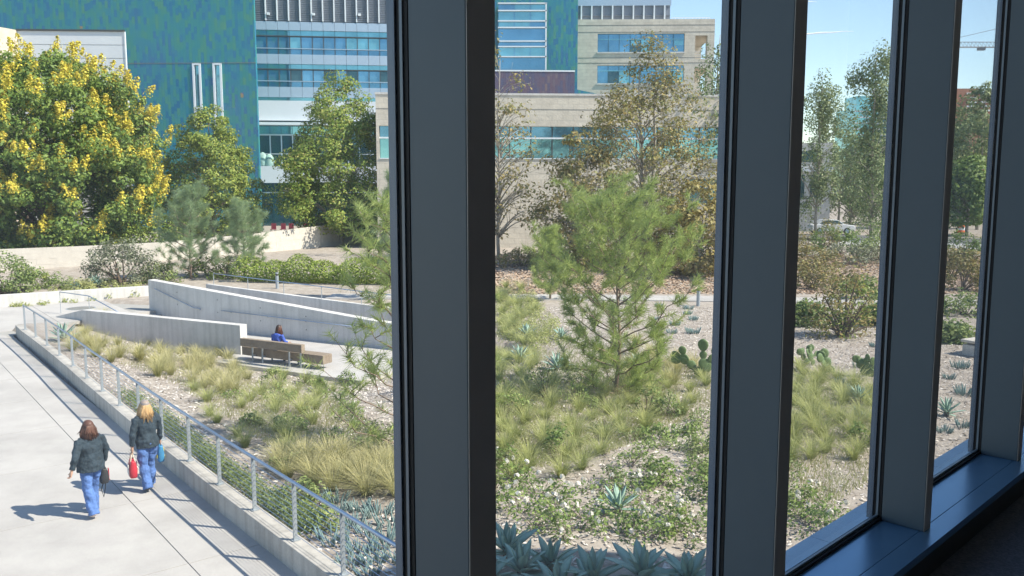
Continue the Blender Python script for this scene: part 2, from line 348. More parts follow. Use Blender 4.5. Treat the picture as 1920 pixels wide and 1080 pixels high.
# ================================================================== SETTING
def graded(lo, hi, step, far_lo, far_hi):
    a = list(np.arange(lo, hi+1e-6, step)); d = step; x = hi
    while x < far_hi: d *= 1.6; x += d; a.append(x)
    d = step; x = lo
    while x > far_lo: d *= 1.6; x -= d; a.insert(0, x)
    return np.array(a)
gx = graded(-34, 36, 0.22, -4000, 4000); gy = graded(5, 64, 0.22, -400, 6000)
X, Y = np.meshgrid(gx, gy); Z = hgt(X, Y)
nx, ny = len(gx), len(gy)
vv = np.stack([X.ravel(), Y.ravel(), Z.ravel()], 1)
i0 = (np.arange(ny-1)[:, None]*nx + np.arange(nx-1)[None, :]).ravel()
ff = np.stack([i0, i0+1, i0+nx+1, i0+nx], 1)
g_o = link(bpy.data.objects.new('ground', mesh_from('ground', vv.tolist(), ff.tolist(), MT['mulch_soil'], True))); g_o['kind'] = 'structure'

def clip_poly(poly, n, d):
    """keep the side n.p <= d"""
    out = []
    for i in range(len(poly)):
        a, b = Vector(poly[i]), Vector(poly[(i+1) % len(poly)]); da, db = n.dot(a)-d, n.dot(b)-d
        if da <= 0: out.append(a)
        if (da < 0 < db) or (db < 0 < da): out.append(a + (b-a)*(da/(da-db)))
    return out
plaza = thing('plaza', None, None, (0, 0, 0), kind='structure')
kd = Vector((0.62, -0.785)).normalized(); kn = Vector((kd.y, -kd.x))   # kn points to the plaza side
if kn.x > 0: kn = -kn
c0 = Vector((-6.62, 14.3)); SL = 3.05
for i in range(-10, 9):
    for j in range(-2, 12):
        a = c0 + kd*(i*SL) + kn*(j*SL); g = 0.008
        q = [a + kd*g + kn*g, a + kd*(SL-g) + kn*g, a + kd*(SL-g) + kn*(SL-g), a + kd*g + kn*(SL-g)]
        polys = []
        # near side: planted bed is cut away along the kerb
        p = clip_poly(q, Vector((0, 1)), 31.0)
        for (ax, ay), (bx, by) in ((KERB[0], KERB[6]), (KERB[6], KERB[12]), (KERB[12], KERB[-1])):
            if len(p) > 2:
                n = -Vector((by-ay, -(bx-ax))).normalized()
                p = clip_poly(p, n, n.dot(Vector((ax, ay))) - 0.0)
        if len(p) > 2: polys.append(p)
        # far side, up to the steps and the low back wall
        p = clip_poly(q, Vector((0, -1)), -31.016)
        if len(p) > 2: p = clip_poly(p, E1, E1.dot(O2) - 0.02)
        if len(p) > 2: p = clip_poly(p, -E2, -E2.dot(O2) + 1.5)
        if len(p) > 2: polys.append(p)
        for p in polys:
            if max(v.y for v in p) < 5 or min(v.x for v in p) < -44: continue
            MB().prism([(v.x, v.y) for v in p], -0.11, 0.0).build('slab', MT['concrete'], plaza)
mb = MB()
mb.prism([(-44, 4), (0, 4), (-1.0, 8.6), (-18.4, 31.0), ST(-0.03, 3), ST(-0.03, -1.3), (-44, 46)], -0.125, -0.012); mb.build('joint_bed', MT['joint_fill'], plaza)

# planter kerb
def strip(path, half_l, half_r):
    L, Rr = [], []
    for i, p in enumerate(path):
        a = Vector(path[max(i-1, 0)]); b = Vector(path[min(i+1, len(path)-1)]); t = (b-a).normalized(); n = Vector((t.y, -t.x))
        L.append(Vector(p)-n*half_l); Rr.append(Vector(p)+n*half_r)
    return L, Rr
def wall_strip(path, w0, w1, z0, z1):
    """solid wall along a path; z0, z1 numbers or one per point"""
    L, Rr = strip(path, w0, w1); n = len(path)
    z0 = z0 if isinstance(z0, list) else [z0]*n; z1 = z1 if isinstance(z1, list) else [z1]*n
    vs = []; 
    for i in range(n): vs += [(L[i].x, L[i].y, z0[i]), (L[i].x, L[i].y, z1[i]), (Rr[i].x, Rr[i].y, z1[i]), (Rr[i].x, Rr[i].y, z0[i])]
    fs = [(0, 1, 2, 3), tuple(4*(n-1)+k for k in (3, 2, 1, 0))]
    for i in range(n-1):
        a, b = 4*i, 4*i+4
        for k in range(4): fs.append((a+k, b+k, b+(k+1) % 4, a+(k+1) % 4))
    return MB().add(vs, fs)
kr = thing('planter_kerb', 'long curving concrete kerb along the plaza carrying the steel railing', 'kerb', (KERB[8][0], KERB[8][1], 0))
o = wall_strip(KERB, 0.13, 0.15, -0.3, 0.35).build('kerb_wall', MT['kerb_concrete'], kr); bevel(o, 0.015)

# plaza railing
rl = thing('railing', 'steel railing with flat top rail and thin cables along the plaza kerb', 'railing', (POSTS[8][0], POSTS[8][1], 0.35))
RT = 1.22
mb = MB()
tops = [Vector((x, y, RT)) for x, y in POSTS]
tops = [tops[0] + (tops[0]-tops[1])*0.06] + tops
mb.tube(tops, [(0.03, 0.024)]*len(tops), 8, True, (0, 0, 1)); mb.build('top_rail', MT['steel'], rl, True)
for i, (x, y) in enumerate(POSTS):
    a = Vector(POSTS[max(i-1, 0)]); b = Vector(POSTS[min(i+1, len(POSTS)-1)]); t = (b-a).normalized(); yaw = math.atan2(t.y, t.x)
    p = MB().box((x, y, 0.78), (0.026, 0.060, 0.87), yaw).build('post', MT['steel_paint'], rl)
    MB().box((x, y, 0.36), (0.10, 0.12, 0.018), yaw).build('base_plate', MT['steel_paint'], p)
for k in range(9):
    z = 0.44 + 0.083*k
    MB().tube([Vector((x, y, z)) for x, y in POSTS], 0.005, 4).build('cable', MT['steel'], rl)

# back low wall, ramp walls, planter wall, steps, court
lw = thing('low_wall', 'low concrete wall closing the plaza in front of the far planting', 'wall', (*ST(-5, -1.2), 0))
pA = G(-260, 594, 0); pB = G(0, 575, 0); pC = G(140, 565.5, 0); pD = G(284, 556, 0)
path = [(p.x, p.y) for p in (pA, pB, pC, pD)]
o = wall_strip(path, 0.0, 0.0, -0.3, 0.55)
L, Rr = strip(path, 0.3, 0.0)
o = wall_strip(path, 0.32, 0.0, -0.3, 0.52).build('wall_body', MT['wall_concrete'], lw); bevel(o, 0.012)

rw = thing('ramp_wall', 'tall concrete wall with sloping top behind the bench and steps', 'wall', (*ST(6, 0), 0))
NS = 9; path = [ST(15.6*i/NS, 0) for i in range(NS+1)]
topz = [1.33 - 0.99*min(1, (15.6*i/NS)/13.2) for i in range(NS+1)]
o = wall_strip(path, 0.36, 0.0, -0.9, topz).build('wall_body', MT['wall_concrete'], rw); bevel(o, 0.012)
for k in range(6):
    sx_ = 1.8 + 2.4*k; zt_ = 1.33 - 0.99*min(1, sx_/13.2)
    for dz in (0.32, 0.85):
        if zt_-dz > -0.5: MB().tube([(*ST(sx_, -0.01), zt_-dz), (*ST(sx_, 0.004), zt_-dz)], 0.028, 10).build('tie_hole', MT['dark_joint'], rw)
r2 = thing('rear_ramp_wall', 'second concrete wall parallel behind the sloping one, railing on its top', 'wall', (*ST(7, -2.2), 0))
path = [ST(1.2 + 13.4*i/6, -2.15) for i in range(7)]
o = wall_strip(path, 0.22, 0.0, -0.4, [0.98 - 0.545*i/6 for i in range(7)]).build('wall_body', MT['wall_concrete'], r2); bevel(o, 0.012)
ramp = MB().add([(*ST(0, -0.37), 0.0), (*ST(14.6, -0.37), -0.5), (*ST(14.6, -2.14), -0.5), (*ST(0, -2.14), 0.0)], [(3, 2, 1, 0)]).build('ramp', MT['concrete']); ramp['kind'] = 'structure'
rr = thing('ramp_railing', 'thin steel railing standing on the rear ramp wall', 'railing', (*ST(7, -2.25), 0.7))
rp = [1.6 + 2.1*i for i in range(7)]
def r2top(s): return 0.98 - 0.63*(s-1.2)/15.5
MB().tube([(*ST(s, -2.26), r2top(s)+0.52) for s in rp], 0.022, 6).build('top_rail', MT['steel'], rr, True)
for s in rp: MB().tube([(*ST(s, -2.26), r2top(s)-0.05), (*ST(s, -2.26), r2top(s)+0.52)], 0.017, 6).build('post', MT['steel_paint'], rr)

pw = thing('planter_wall', 'thick concrete planter wall with pale end beside the steps', 'wall', (*ST(4.5, 3.15), 0))
path = [ST(0.1+8.75*i/5, 3.0) for i in range(6)]
o = wall_strip(path, 0.0, 0.34, -0.95, [0.42+0.04*i/5 for i in range(6)]).build('wall_body', MT['wall_concrete'], pw); bevel(o, 0.012)
mb = MB(); mb.prism([ST(-1.6, 3.0), ST(0.1, 3.0), ST(0.1, 3.34), ST(-1.6, 3.34)], -0.2, [0.03, 0.415, 0.415, 0.03]); mb.build('sloping_end', MT['wall_concrete'], pw)

stp = thing('steps', 'concrete steps going down from the plaza to the seating court', 'steps', (*ST(0.8, 1.5), 0))
for k in range(4):
    s0 = 0.0 + 0.40*k; z = 0.0 - 0.15*k if k else -0.004
    mb = MB(); mb.prism([ST(s0, 0.003), ST(s0+0.40 if k < 3 else s0+0.40, 0.003), ST(s0+0.40, 2.995), ST(s0, 2.995)], -0.75, -0.15*k - 0.005); mb.build('step', MT['concrete'], stp)
court = thing('court', None, None, (0, 0, 0), kind='structure')
s = 1.6
for k in range(5):
    s1 = s + 2.75
    if s < 9.0:
        segs = [(s, min(s1, 9.2), 0.004, 2.99)]
        if s1 > 9.2: segs.append((9.21, s1, 0.004, 4.72))
    else: segs = [(s, s1, 0.004, 4.72)]
    for a, b, t0, t1 in segs:
        MB().prism([ST(a+0.005, t0), ST(b-0.005, t0), ST(b-0.005, t1), ST(a+0.005, t1)], -0.76, -0.6).build('slab', MT['concrete'], court)
    s = s1
MB().prism([ST(8.6, 3.38), ST(9.2, 3.38), ST(9.2, 4.6), ST(9.0, 4.72)], -0.76, -0.603).build('slab', MT['concrete'], court)

def handrail(name, label, pts, legs, r=0.02):
    t = thing(name, label, 'handrail', pts[0]); MB().tube(pts, r, 6).build('rail', MT['steel'], t, True)
    for a, b in legs: MB().tube([a, b], 0.014, 6).build('bracket', MT['steel_paint'], t)
def W0(s, z, t=0.09): return Vector((*ST(s, t), z))
handrail('handrail', 'short steel handrail sloping down the wall beside the steps', [W0(0.5, 0.98), W0(2.9, 0.28), W0(3.25, 0.28), W0(3.28, 0.2)], [(W0(1.2, 0.76), W0(1.2, 0.72, -0.01)), (W0(2.4, 0.42), W0(2.4, 0.38, -0.01))])
handrail('handrail', 'long steel handrail on the concrete wall behind the seated person', [W0(4.5, 0.28), W0(11.5, 0.13)], [(W0(5+2*i, 0.265-0.043*i), W0(5+2*i, 0.2-0.043*i, -0.01)) for i in range(4)])
t0 = 1.6
handrail('handrail', 'free-standing steel handrail on posts at the top of the steps', [W0(-2.5, 0.92, 2.5), W0(-0.6, 0.86, 2.5), W0(1.6, 0.18, 2.5)],
         [(W0(-2.5, 0.92, 2.5), W0(-2.5, 0, 2.5)), (W0(-0.6, 0.86, 2.5), W0(-0.6, 0, 2.5)), (W0(1.5, 0.2, 2.5), W0(1.5, -0.5, 2.5))])
mc = G(152, 578, 0)
mh = thing('utility_cover', 'round dark utility cover set in the plaza paving', 'cover', (mc.x, mc.y, 0))
MB().tube([(mc.x, mc.y, -0.05), (mc.x, mc.y, 0.006)], 0.62, 32).build('rim', MT['steel_paint'], mh)
MB().tube([(mc.x, mc.y, -0.05), (mc.x, mc.y, 0.010)], 0.55, 32).build('lid', MT['dark_joint'], mh)

# garden path and road
def band(name, centre, half, z, m, kind='structure', pieces=None):
    L, Rr = strip(centre, half, half)
    if pieces is None:
        n = len(centre); vs = [(p.x, p.y, z) for p in L] + [(p.x, p.y, z) for p in Rr]
        o = MB().add(vs, [(i, n+i, n+i+1, i+1) for i in range(n-1)]).build(name, m); o['kind'] = kind; return o
    root = thing(name, None, None, (0, 0, 0), kind=kind)
    for i in range(len(centre)-1):
        a, b, c, d = L[i], L[i+1], Rr[i+1], Rr[i]; e = 0.004
        MB().prism([a.lerp(b, e), a.lerp(b, 1-e), d.lerp(c, 1-e), d.lerp(c, e)], -0.1, z).build(pieces, m, root)
    return root
pp = [(-9 + 1.9*i, 41.6 - 0.0022*(i*1.9)**2 - 0.02*i) for i in range(24)]
band('path', pp, 0.9, 0.075, MT['concrete'], pieces='slab')
band('road', [(90, 64), (45, 72), (10, 92), (-40, 118)], 4.2, 0.62, MT['asphalt'])
MT['pale_road'] = mat('pale_road', (0.40, 0.40, 0.40), 0.9, 0.1, 0.5)
band('pavement', [(90, 55), (45, 63.5), (28, 73.5)], 3.4, 0.60, MT['pale_road'])

# stone retaining wall
sw = thing('stone_wall', 'long pale stone block wall below the yellow flowering tree', 'stone wall', (*G(300, 505)[:2], 0))
ctrl = [G(-120, 522), G(0, 516), G(150, 509), G(300, 502), G(480, 488), G(600, 476), G(705, 462)]
tz = [1.55, 1.6, 1.62, 1.7, 1.95, 2.25, 2.55]
P2 = [Vector((p.x, p.y)) for p in ctrl]
rnd = random.Random(5)
cum = [0]
for a, b in zip(P2[:-1], P2[1:]): cum.append(cum[-1]+(b-a).length)
def wpt(s):
    for i in range(len(P2)-1):
        if s <= cum[i+1] or i == len(P2)-2:
            f = (s-cum[i])/(cum[i+1]-cum[i]); return P2[i].lerp(P2[i+1], f), lerp(tz[i], tz[i+1], f), (P2[i+1]-P2[i]).normalized()
wall_strip([tuple(p) for p in P2], 0.36, 0.052, -0.3, [z-0.03 for z in tz]).build('mortar_core', MT['stone_block'], sw)
NC = 4
for c in range(NC):
    s = -0.3 - 0.5*(c % 2)
    while s < cum[-1]-0.2:
        ln = rnd.uniform(1.0, 1.5); a, b = max(s, 0), min(s+ln-0.006, cum[-1])
        if b-a > 0.1:
            pa, za, t = wpt(a); pb, zb, _ = wpt(b); n = Vector((t.y, -t.x)); pr = rnd.uniform(0, 0.014) + (0.05 if c == 0 else 0)
            base = H1(pa.x, pa.y)-0.1
            lo = [base + (za-base)*c/NC, base + (zb-base)*c/NC]; hi = [base + (za-base)*(c+1)/NC - 0.005, base + (zb-base)*(c+1)/NC - 0.005]
            MB().prism([tuple(pa-n*0.02), tuple(pb-n*0.02), tuple(pb+n*(0.06+pr)), tuple(pa+n*(0.06+pr))], [lo[0], lo[1], lo[1], lo[0]], [hi[0], hi[1], hi[1], hi[0]]).build('stone_block', MT['stone_block'], sw)
        s += ln

# ================================================================== THE BUILDING WE STAND IN
PSI = R(45.36); WA = Vector((math.sin(PSI), math.cos(PSI))); WO = Vector((-math.cos(PSI), math.sin(PSI))); WYAW = math.atan2(WA.y, WA.x)
def WP(s, d): p = WA*s + WO*d; return (p.x, p.y)
def wbox(s0, s1, d0, d1, z0, z1, mb=None):
    mb = mb or MB(); c = WP((s0+s1)/2, (d0+d1)/2); return mb.box((c[0], c[1], (z0+z1)/2), (s1-s0, d1-d0, z1-z0), WYAW)
DG, FL, SILL, CEIL, ROOF = 1.35, 3.95, 4.11, 7.2, 9.7
ms = [1.05, 2.265, 3.498, 4.759]; ms = [ms[0]-1.225*k for k in (6, 5, 4, 3, 2, 1)] + ms + [ms[-1]+1.24*k for k in (1, 2, 3, 4, 5)]
sA, sB, SC = ms[0]-0.1, ms[-1]+0.17, 12.3
fl = wbox(-8, SC, -12, 1.14, FL-0.3, FL).build('floor', MT['carpet']); fl['kind'] = 'structure'
ce = wbox(-8.4, SC-0.05, -12.4, 1.30, CEIL, CEIL+0.06).build('ceiling', MT['room_wall']); ce['kind'] = 'structure'
wl_ = MB(); wbox(-8.3, -8.0, -12, 1.38, 0, CEIL, wl_); wbox(-8.0, SC, -12.3, -12, 0, CEIL, wl_); wbox(SC-0.3, SC, -12, 1.38, 0, CEIL, wl_)
wbox(-8.0, sA, 1.14, 1.38, FL, CEIL, wl_); wbox(sB, SC-0.3, 1.14, 1.38, FL, CEIL, wl_)
wo = wl_.build('wall', MT['room_wall']); wo['kind'] = 'structure'
mb = MB(); cnr = WP(SC, 1.5); A_ = WP(-8.3, 1.5); B_ = WP(-8.3, -12.6)
mb.prism([A_, cnr, (cnr[0]+45, cnr[1]), (cnr[0]+45, -20), B_], CEIL+0.07, ROOF)  # unseen corner and roof height shaped to cast the foreground shade edge
ro = mb.build('roof', MT['stone']); ro['kind'] = 'structure'
mb = MB(); A_ = WP(-8.3, 1.36); c2 = WP(SC, 1.36); mb.prism([A_, c2, WP(SC, -12.6), WP(-8.3, -12.6)], -0.4, FL-0.32)
mb.prism([WP(SC+0.01, 1.36), (cnr[0]+45, c2[1]), (cnr[0]+45, -20), WP(SC+0.01, -12.6)], -0.4, CEIL+0.05)  # unseen wing added to carry the shade-casting roof
lo_ = mb.build('wall_below', MT['stone']); lo_['kind'] = 'structure'

ww = thing('window_wall', 'tall window wall with grey mullions, sill and clear panes we look through', 'window', (*WP(2.3, DG), FL))
for i, s in enumerate(ms):
    m_ = bevel(wbox(s, s+0.0705, DG-0.168, DG, SILL-0.0, CEIL).build('mullion', MT['mullion_paint'], ww), 0.0025)
    wbox(s+0.0005, s+0.070, DG-0.1706, DG-0.1686, SILL, CEIL).build('end_face', MT['mullion_end'], m_)
    # glazing strips, from the mullion outwards
    wbox(s-0.001, s+0.072, DG+0.0005, DG+0.0135, SILL, CEIL).build('gasket', MT['gasket'], m_)
    wbox(s-0.004, s+0.0745, DG+0.0137, DG+0.0225, SILL, CEIL).build('glazing_bead', MT['frame_grey'], m_)
    wbox(s-0.002, s+0.0725, DG+0.0227, DG+0.034, SILL, CEIL).build('gasket', MT['gasket'], m_)
    wbox(s-0.006, s+0.0765, DG+0.0362, DG+0.06, SILL, CEIL).build('outer_cap', MT['frame_blue'], m_)
for a, b in zip(ms[:-1], ms[1:]):
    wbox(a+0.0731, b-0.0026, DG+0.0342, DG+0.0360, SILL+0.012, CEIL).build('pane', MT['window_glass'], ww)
    f = wbox(a+0.0750, b-0.0045, DG+0.0137, DG+0.0225, SILL+0.0, SILL+0.022).build('bottom_bead', MT['frame_grey'], ww)
    wbox(a+0.0727, b-0.0012, DG+0.0005, DG+0.0135, SILL, SILL+0.012).build('gasket', MT['gasket'], f)
sl = bevel(wbox(sA, sB, 1.197, DG+0.033, SILL-0.03, SILL-0.001).build('sill', MT['sill'], ww), 0.002)
wbox(sA, sB, 1.112, 1.1945, SILL-0.032, SILL-0.0005).build('nosing', MT['sill'], sl)
wbox(sA, sB, 1.142, 1.36, FL-0.2, SILL-0.034).build('base_panel', MT['dark_panel'], ww)
lg = thing('window_ledge', 'painted metal ledge outside below the window panes', 'ledge', (*WP(2.3, 1.45), SILL-0.05))
for a, b in zip(ms[:-1], ms[1:]):
    wbox(a-0.34+0.0015, b-0.34-0.0015, DG+0.0605, 1.497, SILL-0.075, SILL-0.012).build('ledge_panel', MT['ledge'], lg)

# ================================================================== BUILDINGS ACROSS THE GARDEN
class Facade:
    """upright plane through pixel column u0 at distance Y0, turned by yaw; pixel -> (along, z)"""
    def __init__(s, u0, Y0, yaw=0.0):
        p = D(u0, 346, Y0); s.o = Vector((p.x, p.y)); s.e = Vector((math.cos(yaw), math.sin(yaw))); s.n = Vector((s.e.y, -s.e.x)); s.yaw = yaw
    def px(s, u, v):
        d = ray(u, v); # (d.x,d.y)*t . n = o.n
        t = s.o.dot(s.n)/(d[0]*s.n.x + d[1]*s.n.y); p = Vector((d[0]*t, d[1]*t))
        return (p-s.o).dot(s.e), EYE + d[2]*t
    def P(s, a, out=0.0): p = s.o + s.e*a + s.n*out; return p
    def box(s, a0, a1, z0, z1, o0, o1, mb=None):
        """o: metres in front of the plane"""
        mb = mb or MB(); c = s.P((a0+a1)/2, (o0+o1)/2); return mb.box((c.x, c.y, (z0+z1)/2), (abs(a1-a0), abs(o1-o0), abs(z1-z0)), s.yaw)
    def pbox(s, u0, u1, v0, v1, o0, o1, mb=None):
        um, vm = (u0+u1)/2, (v0+v1)/2
        a0 = s.px(u0, vm)[0]; a1 = s.px(u1, vm)[0]; z1 = s.px(um, v0)[1]; z0 = s.px(um, v1)[1]
        return s.box(a0, a1, z0, z1, o0, o1, mb)

# teal tiled tower
F = Facade(240, 92, R(-2))
tw = thing('tiled_tower', 'windowless tower clad in blue green tiles with two tall slot windows', 'building', (*F.P(0), 0))
a0, a1 = F.px(-420, 200)[0], F.px(482.5, 200)[0]
zt = 34.0
w1 = [F.px(364, 180)[0], F.px(378, 180)[0]]; w2 = [F.px(402, 180)[0], F.px(417, 180)[0]]
zw = F.px(390, 119)[1]; zl1 = F.px(371, 237)[1]; zl2 = zl1 - 0.0
mb = MB()
for q0, q1, z0, z1 in ((a0, w1[0], -1, zt), (w1[0], w1[1], zw, zt), (w1[0], w1[1], -1, zl1), (w1[1], w2[0], -1, zt), (w2[0], w2[1], zw, zt), (w2[0], w2[1], -1, zl1), (w2[1], a1, -1, zt)):
    F.box(q0, q1, z0, z1, -0.4, 0, mb)
q0_, q1_ = F.P(a0, -0.9), F.P(a1-0.35, -0.9); q2_ = F.P(a1-5.5, -9.5); q3_ = F.P(a0, -9.5); mb.prism([tuple(q) for q in (q0_, q1_, q2_, q3_)], -1, zt)
F.box(a0, a0+0.4, -1, zt, -0.9, -0.4, mb); F.box(a1-0.75, a1-0.35, -1, zt, -0.9, -0.4, mb)
mb.build('tiled_wall', MT['teal_tiles'], tw)
F.box(a0, a1, zw+0.02, zw+0.08, 0.0, 0.03).build('seam', MT['dark_joint'], tw)
for q in (w1, w2):
    wf = MB(); e = 0.16
    F.box(q[0]-0.05, q[0]+e, zl1, zw, -0.3, 0.10, wf); F.box(q[1]-e, q[1]+0.05, zl1, zw, -0.3, 0.10, wf)
    F.box(q[0]+e, q[1]-e, zw-e, zw+0.02, -0.3, 0.10, wf); F.box(q[0]+e, q[1]-e, zl1-0.02, zl1+e, -0.3, 0.10, wf)
    zm = F.px(371, 203)[1]; F.box(q[0]+e, q[1]-e, zm-0.1, zm+0.1, -0.3, 0.10, wf)
    win = F.box(q[0]+e, q[1]-e, zl1+e, zw-e, -0.25, -0.2).build('window', MT['teal_glass'], tw); wf.build('frame', MT['white_frame'], win)

# glass and panel office block
F = Facade(483, 104, R(7))
of = thing('office_block', 'blue glass office block with louvres above and white spandrel bands', 'building', (*F.P(0), 0))
uE = 900
aL, aR = F.px(470, 200)[0], F.px(uE, 200)[0]
zz = lambda v: F.px(610, v)[1]
F.box(aL, aR, -1, 31, -14, -0.6).build('wall', MT['dark_glass'], of)
F.box(aL, aR, zz(-60), 31, -0.6, 0.1).build('parapet', MT['white_panel'], of)
bw = F.px(520.5, 60)[0]-F.px(499, 60)[0]; x0 = F.px(499, 60)[0]; nb = int((aR-x0)/bw)
xs = [x0-bw] + [x0 + bw*i for i in range(nb+1)]
F.box(aL, aR, zz(40.5), zz(-60), -0.6, -0.25).build('louvre_wall', MT['louvre'], of)
for k in range(26):
    z = lerp(zz(39), zz(-50), k/26.0); F.box(aL, aR, z, z+0.09, -0.25, -0.12).build('louvre', MT['louvre'], of)
for x in xs[1:]: F.box(x-0.07, x+0.07, zz(40.5), zz(-60), -0.25, 0.08).build('fin', MT['white_frame'], of)
def spandrel(v0, v1, m='blue_panel'):
    for q0, q1 in zip(xs[:-1], xs[1:]): F.box(q0+0.015, q1-0.015, zz(v1), zz(v0), -0.6, 0.0).build('spandrel_panel', MT[m], of)
def windows(v0, vt, vr, v1, m1_, m2_):
    rw_ = random.Random(int(v0))
    for q0, q1 in zip(xs[:-1], xs[1:]):
        w_ = F.box(q0+0.05, q1-0.05, zz(vr)+0.05, zz(vt)-0.08, -0.32, -0.28).build('window', MT[m1_] if rw_.random() < 0.75 else MT[m2_], of)
        F.box(q0+0.05, q1-0.05, zz(v1), zz(vr), -0.32, -0.28).build('lower_pane', MT['blue_glass'], w_)
        F.box(q0+0.02, q1-0.02, zz(vt), zz(v0), -0.3, -0.2).build('transom_pane', MT['teal_glass'], w_)
    for x in xs: F.box(x-0.045, x+0.045, zz(v1), zz(vt), -0.3, -0.14).build('mullion', MT['dark_panel'], of)
    F.box(aL, aR, zz(vt)-0.05, zz(vt)+0.07, -0.2, -0.1).build('transom', MT['dark_panel'], of)
    F.box(aL, aR, zz(vr)-0.04, zz(vr)+0.05, -0.3, -0.1).build('sill_rail', MT['blue_panel'], of)
spandrel(42, 58); windows(58, 69, 92, 103, 'blue_glass', 'teal_glass'); spandrel(103, 121); windows(121, 131, 153, 164, 'blue_glass', 'dark_glass'); spandrel(164, 183)
F.box(aL, aR, zz(190), zz(183), -0.6, -0.2).build('recess', MT['teal_glass'], of)
F.box(aL, aR, zz(227), zz(190), -0.6, 0.35).build('canopy_band', MT['white_panel'], of)
F.box(aL, aR, zz(236), zz(231), -0.6, 1.2).build('canopy', MT['white_frame'], of)
for q0, q1 in zip(xs[:-1], xs[1:]):
    F.box(q0+0.03, q1-0.03, zz(252), zz(236.5), -0.6, -0.3).build('upper_pane', MT['teal_glass'], of)
    F.box(q0+0.05, q1-0.05, zz(310), zz(254), -0.5, -0.45).build('balcony_window', MT['dark_glass'], of)
    F.box(q0-0.06, q0+0.06, zz(310), zz(252), -0.46, -0.2).build('mullion', MT['white_frame'], of)
F.box(aL, aR, zz(254.5), zz(252), -0.46, -0.1).build('transom', MT['white_frame'], of)
F.box(aL, aR, zz(290), zz(289), 0.9, 1.0).build('balcony_rail', MT['white_frame'], of)
F.box(aL, aR, zz(343), zz(312), 0.8, 1.1).build('balcony_front', MT['white_panel'], of)
F.box(aL, aR, zz(343), zz(338), -0.6, 0.8).build('balcony_floor', MT['white_panel'], of)
F.box(aL, aR, zz(362), zz(360), -0.5, 0.5).build('shade_fin', MT['white_frame'], of)
for q0, q1 in zip(xs[:-1], xs[1:]): F.box(q0+0.05, q1-0.05, zz(428), zz(363), -0.55, -0.5).build('ground_window', MT['dark_glass'], of)
for k, (u, v) in enumerate(((503, 26), (588, 27), (674, 28))):
    F.pbox(u-2.4, u+2.4, v-2.2, v+2.2, -0.1, 0.2).build('wall_lamp', MT['white_frame'], of)
# covered furniture on the balcony
cv = F.P(F.px(495, 300)[0], 0.3); tp = thing('covered_grill', 'lumpy object under a pale green cover on the office balcony', 'grill cover', (cv.x, cv.y, zz(338)))
me_ = MB(); 
for k in range(3): me_.ball((cv.x-0.9+0.8*k, cv.y, zz(312)+0.7-0.12*k), (0.62, 0.5, 1.0+0.1*(k == 1)), 12, 8)
MT['tarp'] = mat('tarp', (0.30, 0.46, 0.42), 0.7, 0.3, 2.5, bump=0.9, bscale=4)
me_.build('cover', MT['tarp'], tp, True)

# cream and white building at the far left
F = Facade(52, 74, R(3))
cb = thing('cream_building', 'cream stone building with white panelled top behind the yellow flowering tree', 'building', (*F.P(0), 0))
aR = F.px(235, 80)[0]; zt = F.px(140, 58.5)[1]
MB().prism([tuple(q) for q in (F.P(0), F.P(aR), F.P(aR-3.6, -6), F.P(0, -6))], -1, zt).build('white_wall', MT['white_panel'], cb)
for k in (1, 2): F.box(0.02, aR-0.02, zt-1.1*k-0.012, zt-1.1*k+0.012, 0.0, 0.012).build('panel_joint', MT['dark_joint'], cb)
F.box(aR-0.06, aR+0.03, zt-8, zt, -0.1, 0.06).build('corner_trim', MT['white_frame'], cb)
MB().prism([tuple(q) for q in (F.P(-0.1, 0.1), F.P(aR+0.05, 0.1), F.P(aR-3.6, -6.1), F.P(-0.1, -6.1))], zt, zt+0.14).build('coping', MT['dark_panel'], cb)
# side face runs toward the camera and is sunlit
c = F.P(-0.02, 0); e = Vector((-0.40, -0.917)).normalized(); n_ = Vector((-e.y, e.x)); L = 22
pl = [c, c+e*L, c+e*L-Vector((6, 0)), c-Vector((6, 0))]
MB().prism([tuple(p) for p in pl], -1, zt+0.05).build('stone_wing', MT['cream_stone'], cb)
wq = c + e*5.5; 
for k in range(3):
    q = c + e*(4.2+4.6*k); z = zt-2.6
    MB().box((q.x+0.02, q.y, z), (2.6, 0.16, 1.3), math.atan2(e.y, e.x)).build('window', MT['teal_glass'], cb)

# lower stone wing
F = Facade(707, 67, R(4))
wg = thing('stone_wing', 'low stone building with a long strip window behind the sycamores', 'building', (*F.P(0), 0))
aR = F.px(1420, 250)[0]; z1 = F.px(1000, 179)[1]; zs = F.px(1000, 237)[1]; zb = F.px(1000, 298)[1]; wL = F.px(711, 260)[0]; wR = F.px(1352, 260)[0]
z3, z4 = F.px(1330, 335)[1], F.px(1330, 382)[1]; lL = F.px(1290, 350)[0]
mb = MB(); F.box(0, aR, zs, z1, -9, 0, mb); F.box(0, wL, zb, zs, -9, 0, mb); F.box(wR, aR, zb, zs, -9, 0, mb); F.box(wL, wR, zb, zs, -9, -0.5, mb)
F.box(0, aR, z3, zb, -9, 0, mb); F.box(0, lL, z4, z3, -9, 0, mb); F.box(lL, aR-0.6, z4, z3, -9, -0.4, mb); F.box(aR-0.6, aR, z4, z3, -9, 0, mb); F.box(0, aR, -1, z4, -9, 0, mb)
mb.build('stone_wall', MT['stone'], wg)
F.box(-0.05, aR+0.05, z1, z1+0.16, -9.05, 0.05).build('coping', MT['wall_concrete'], wg)
nb = 16
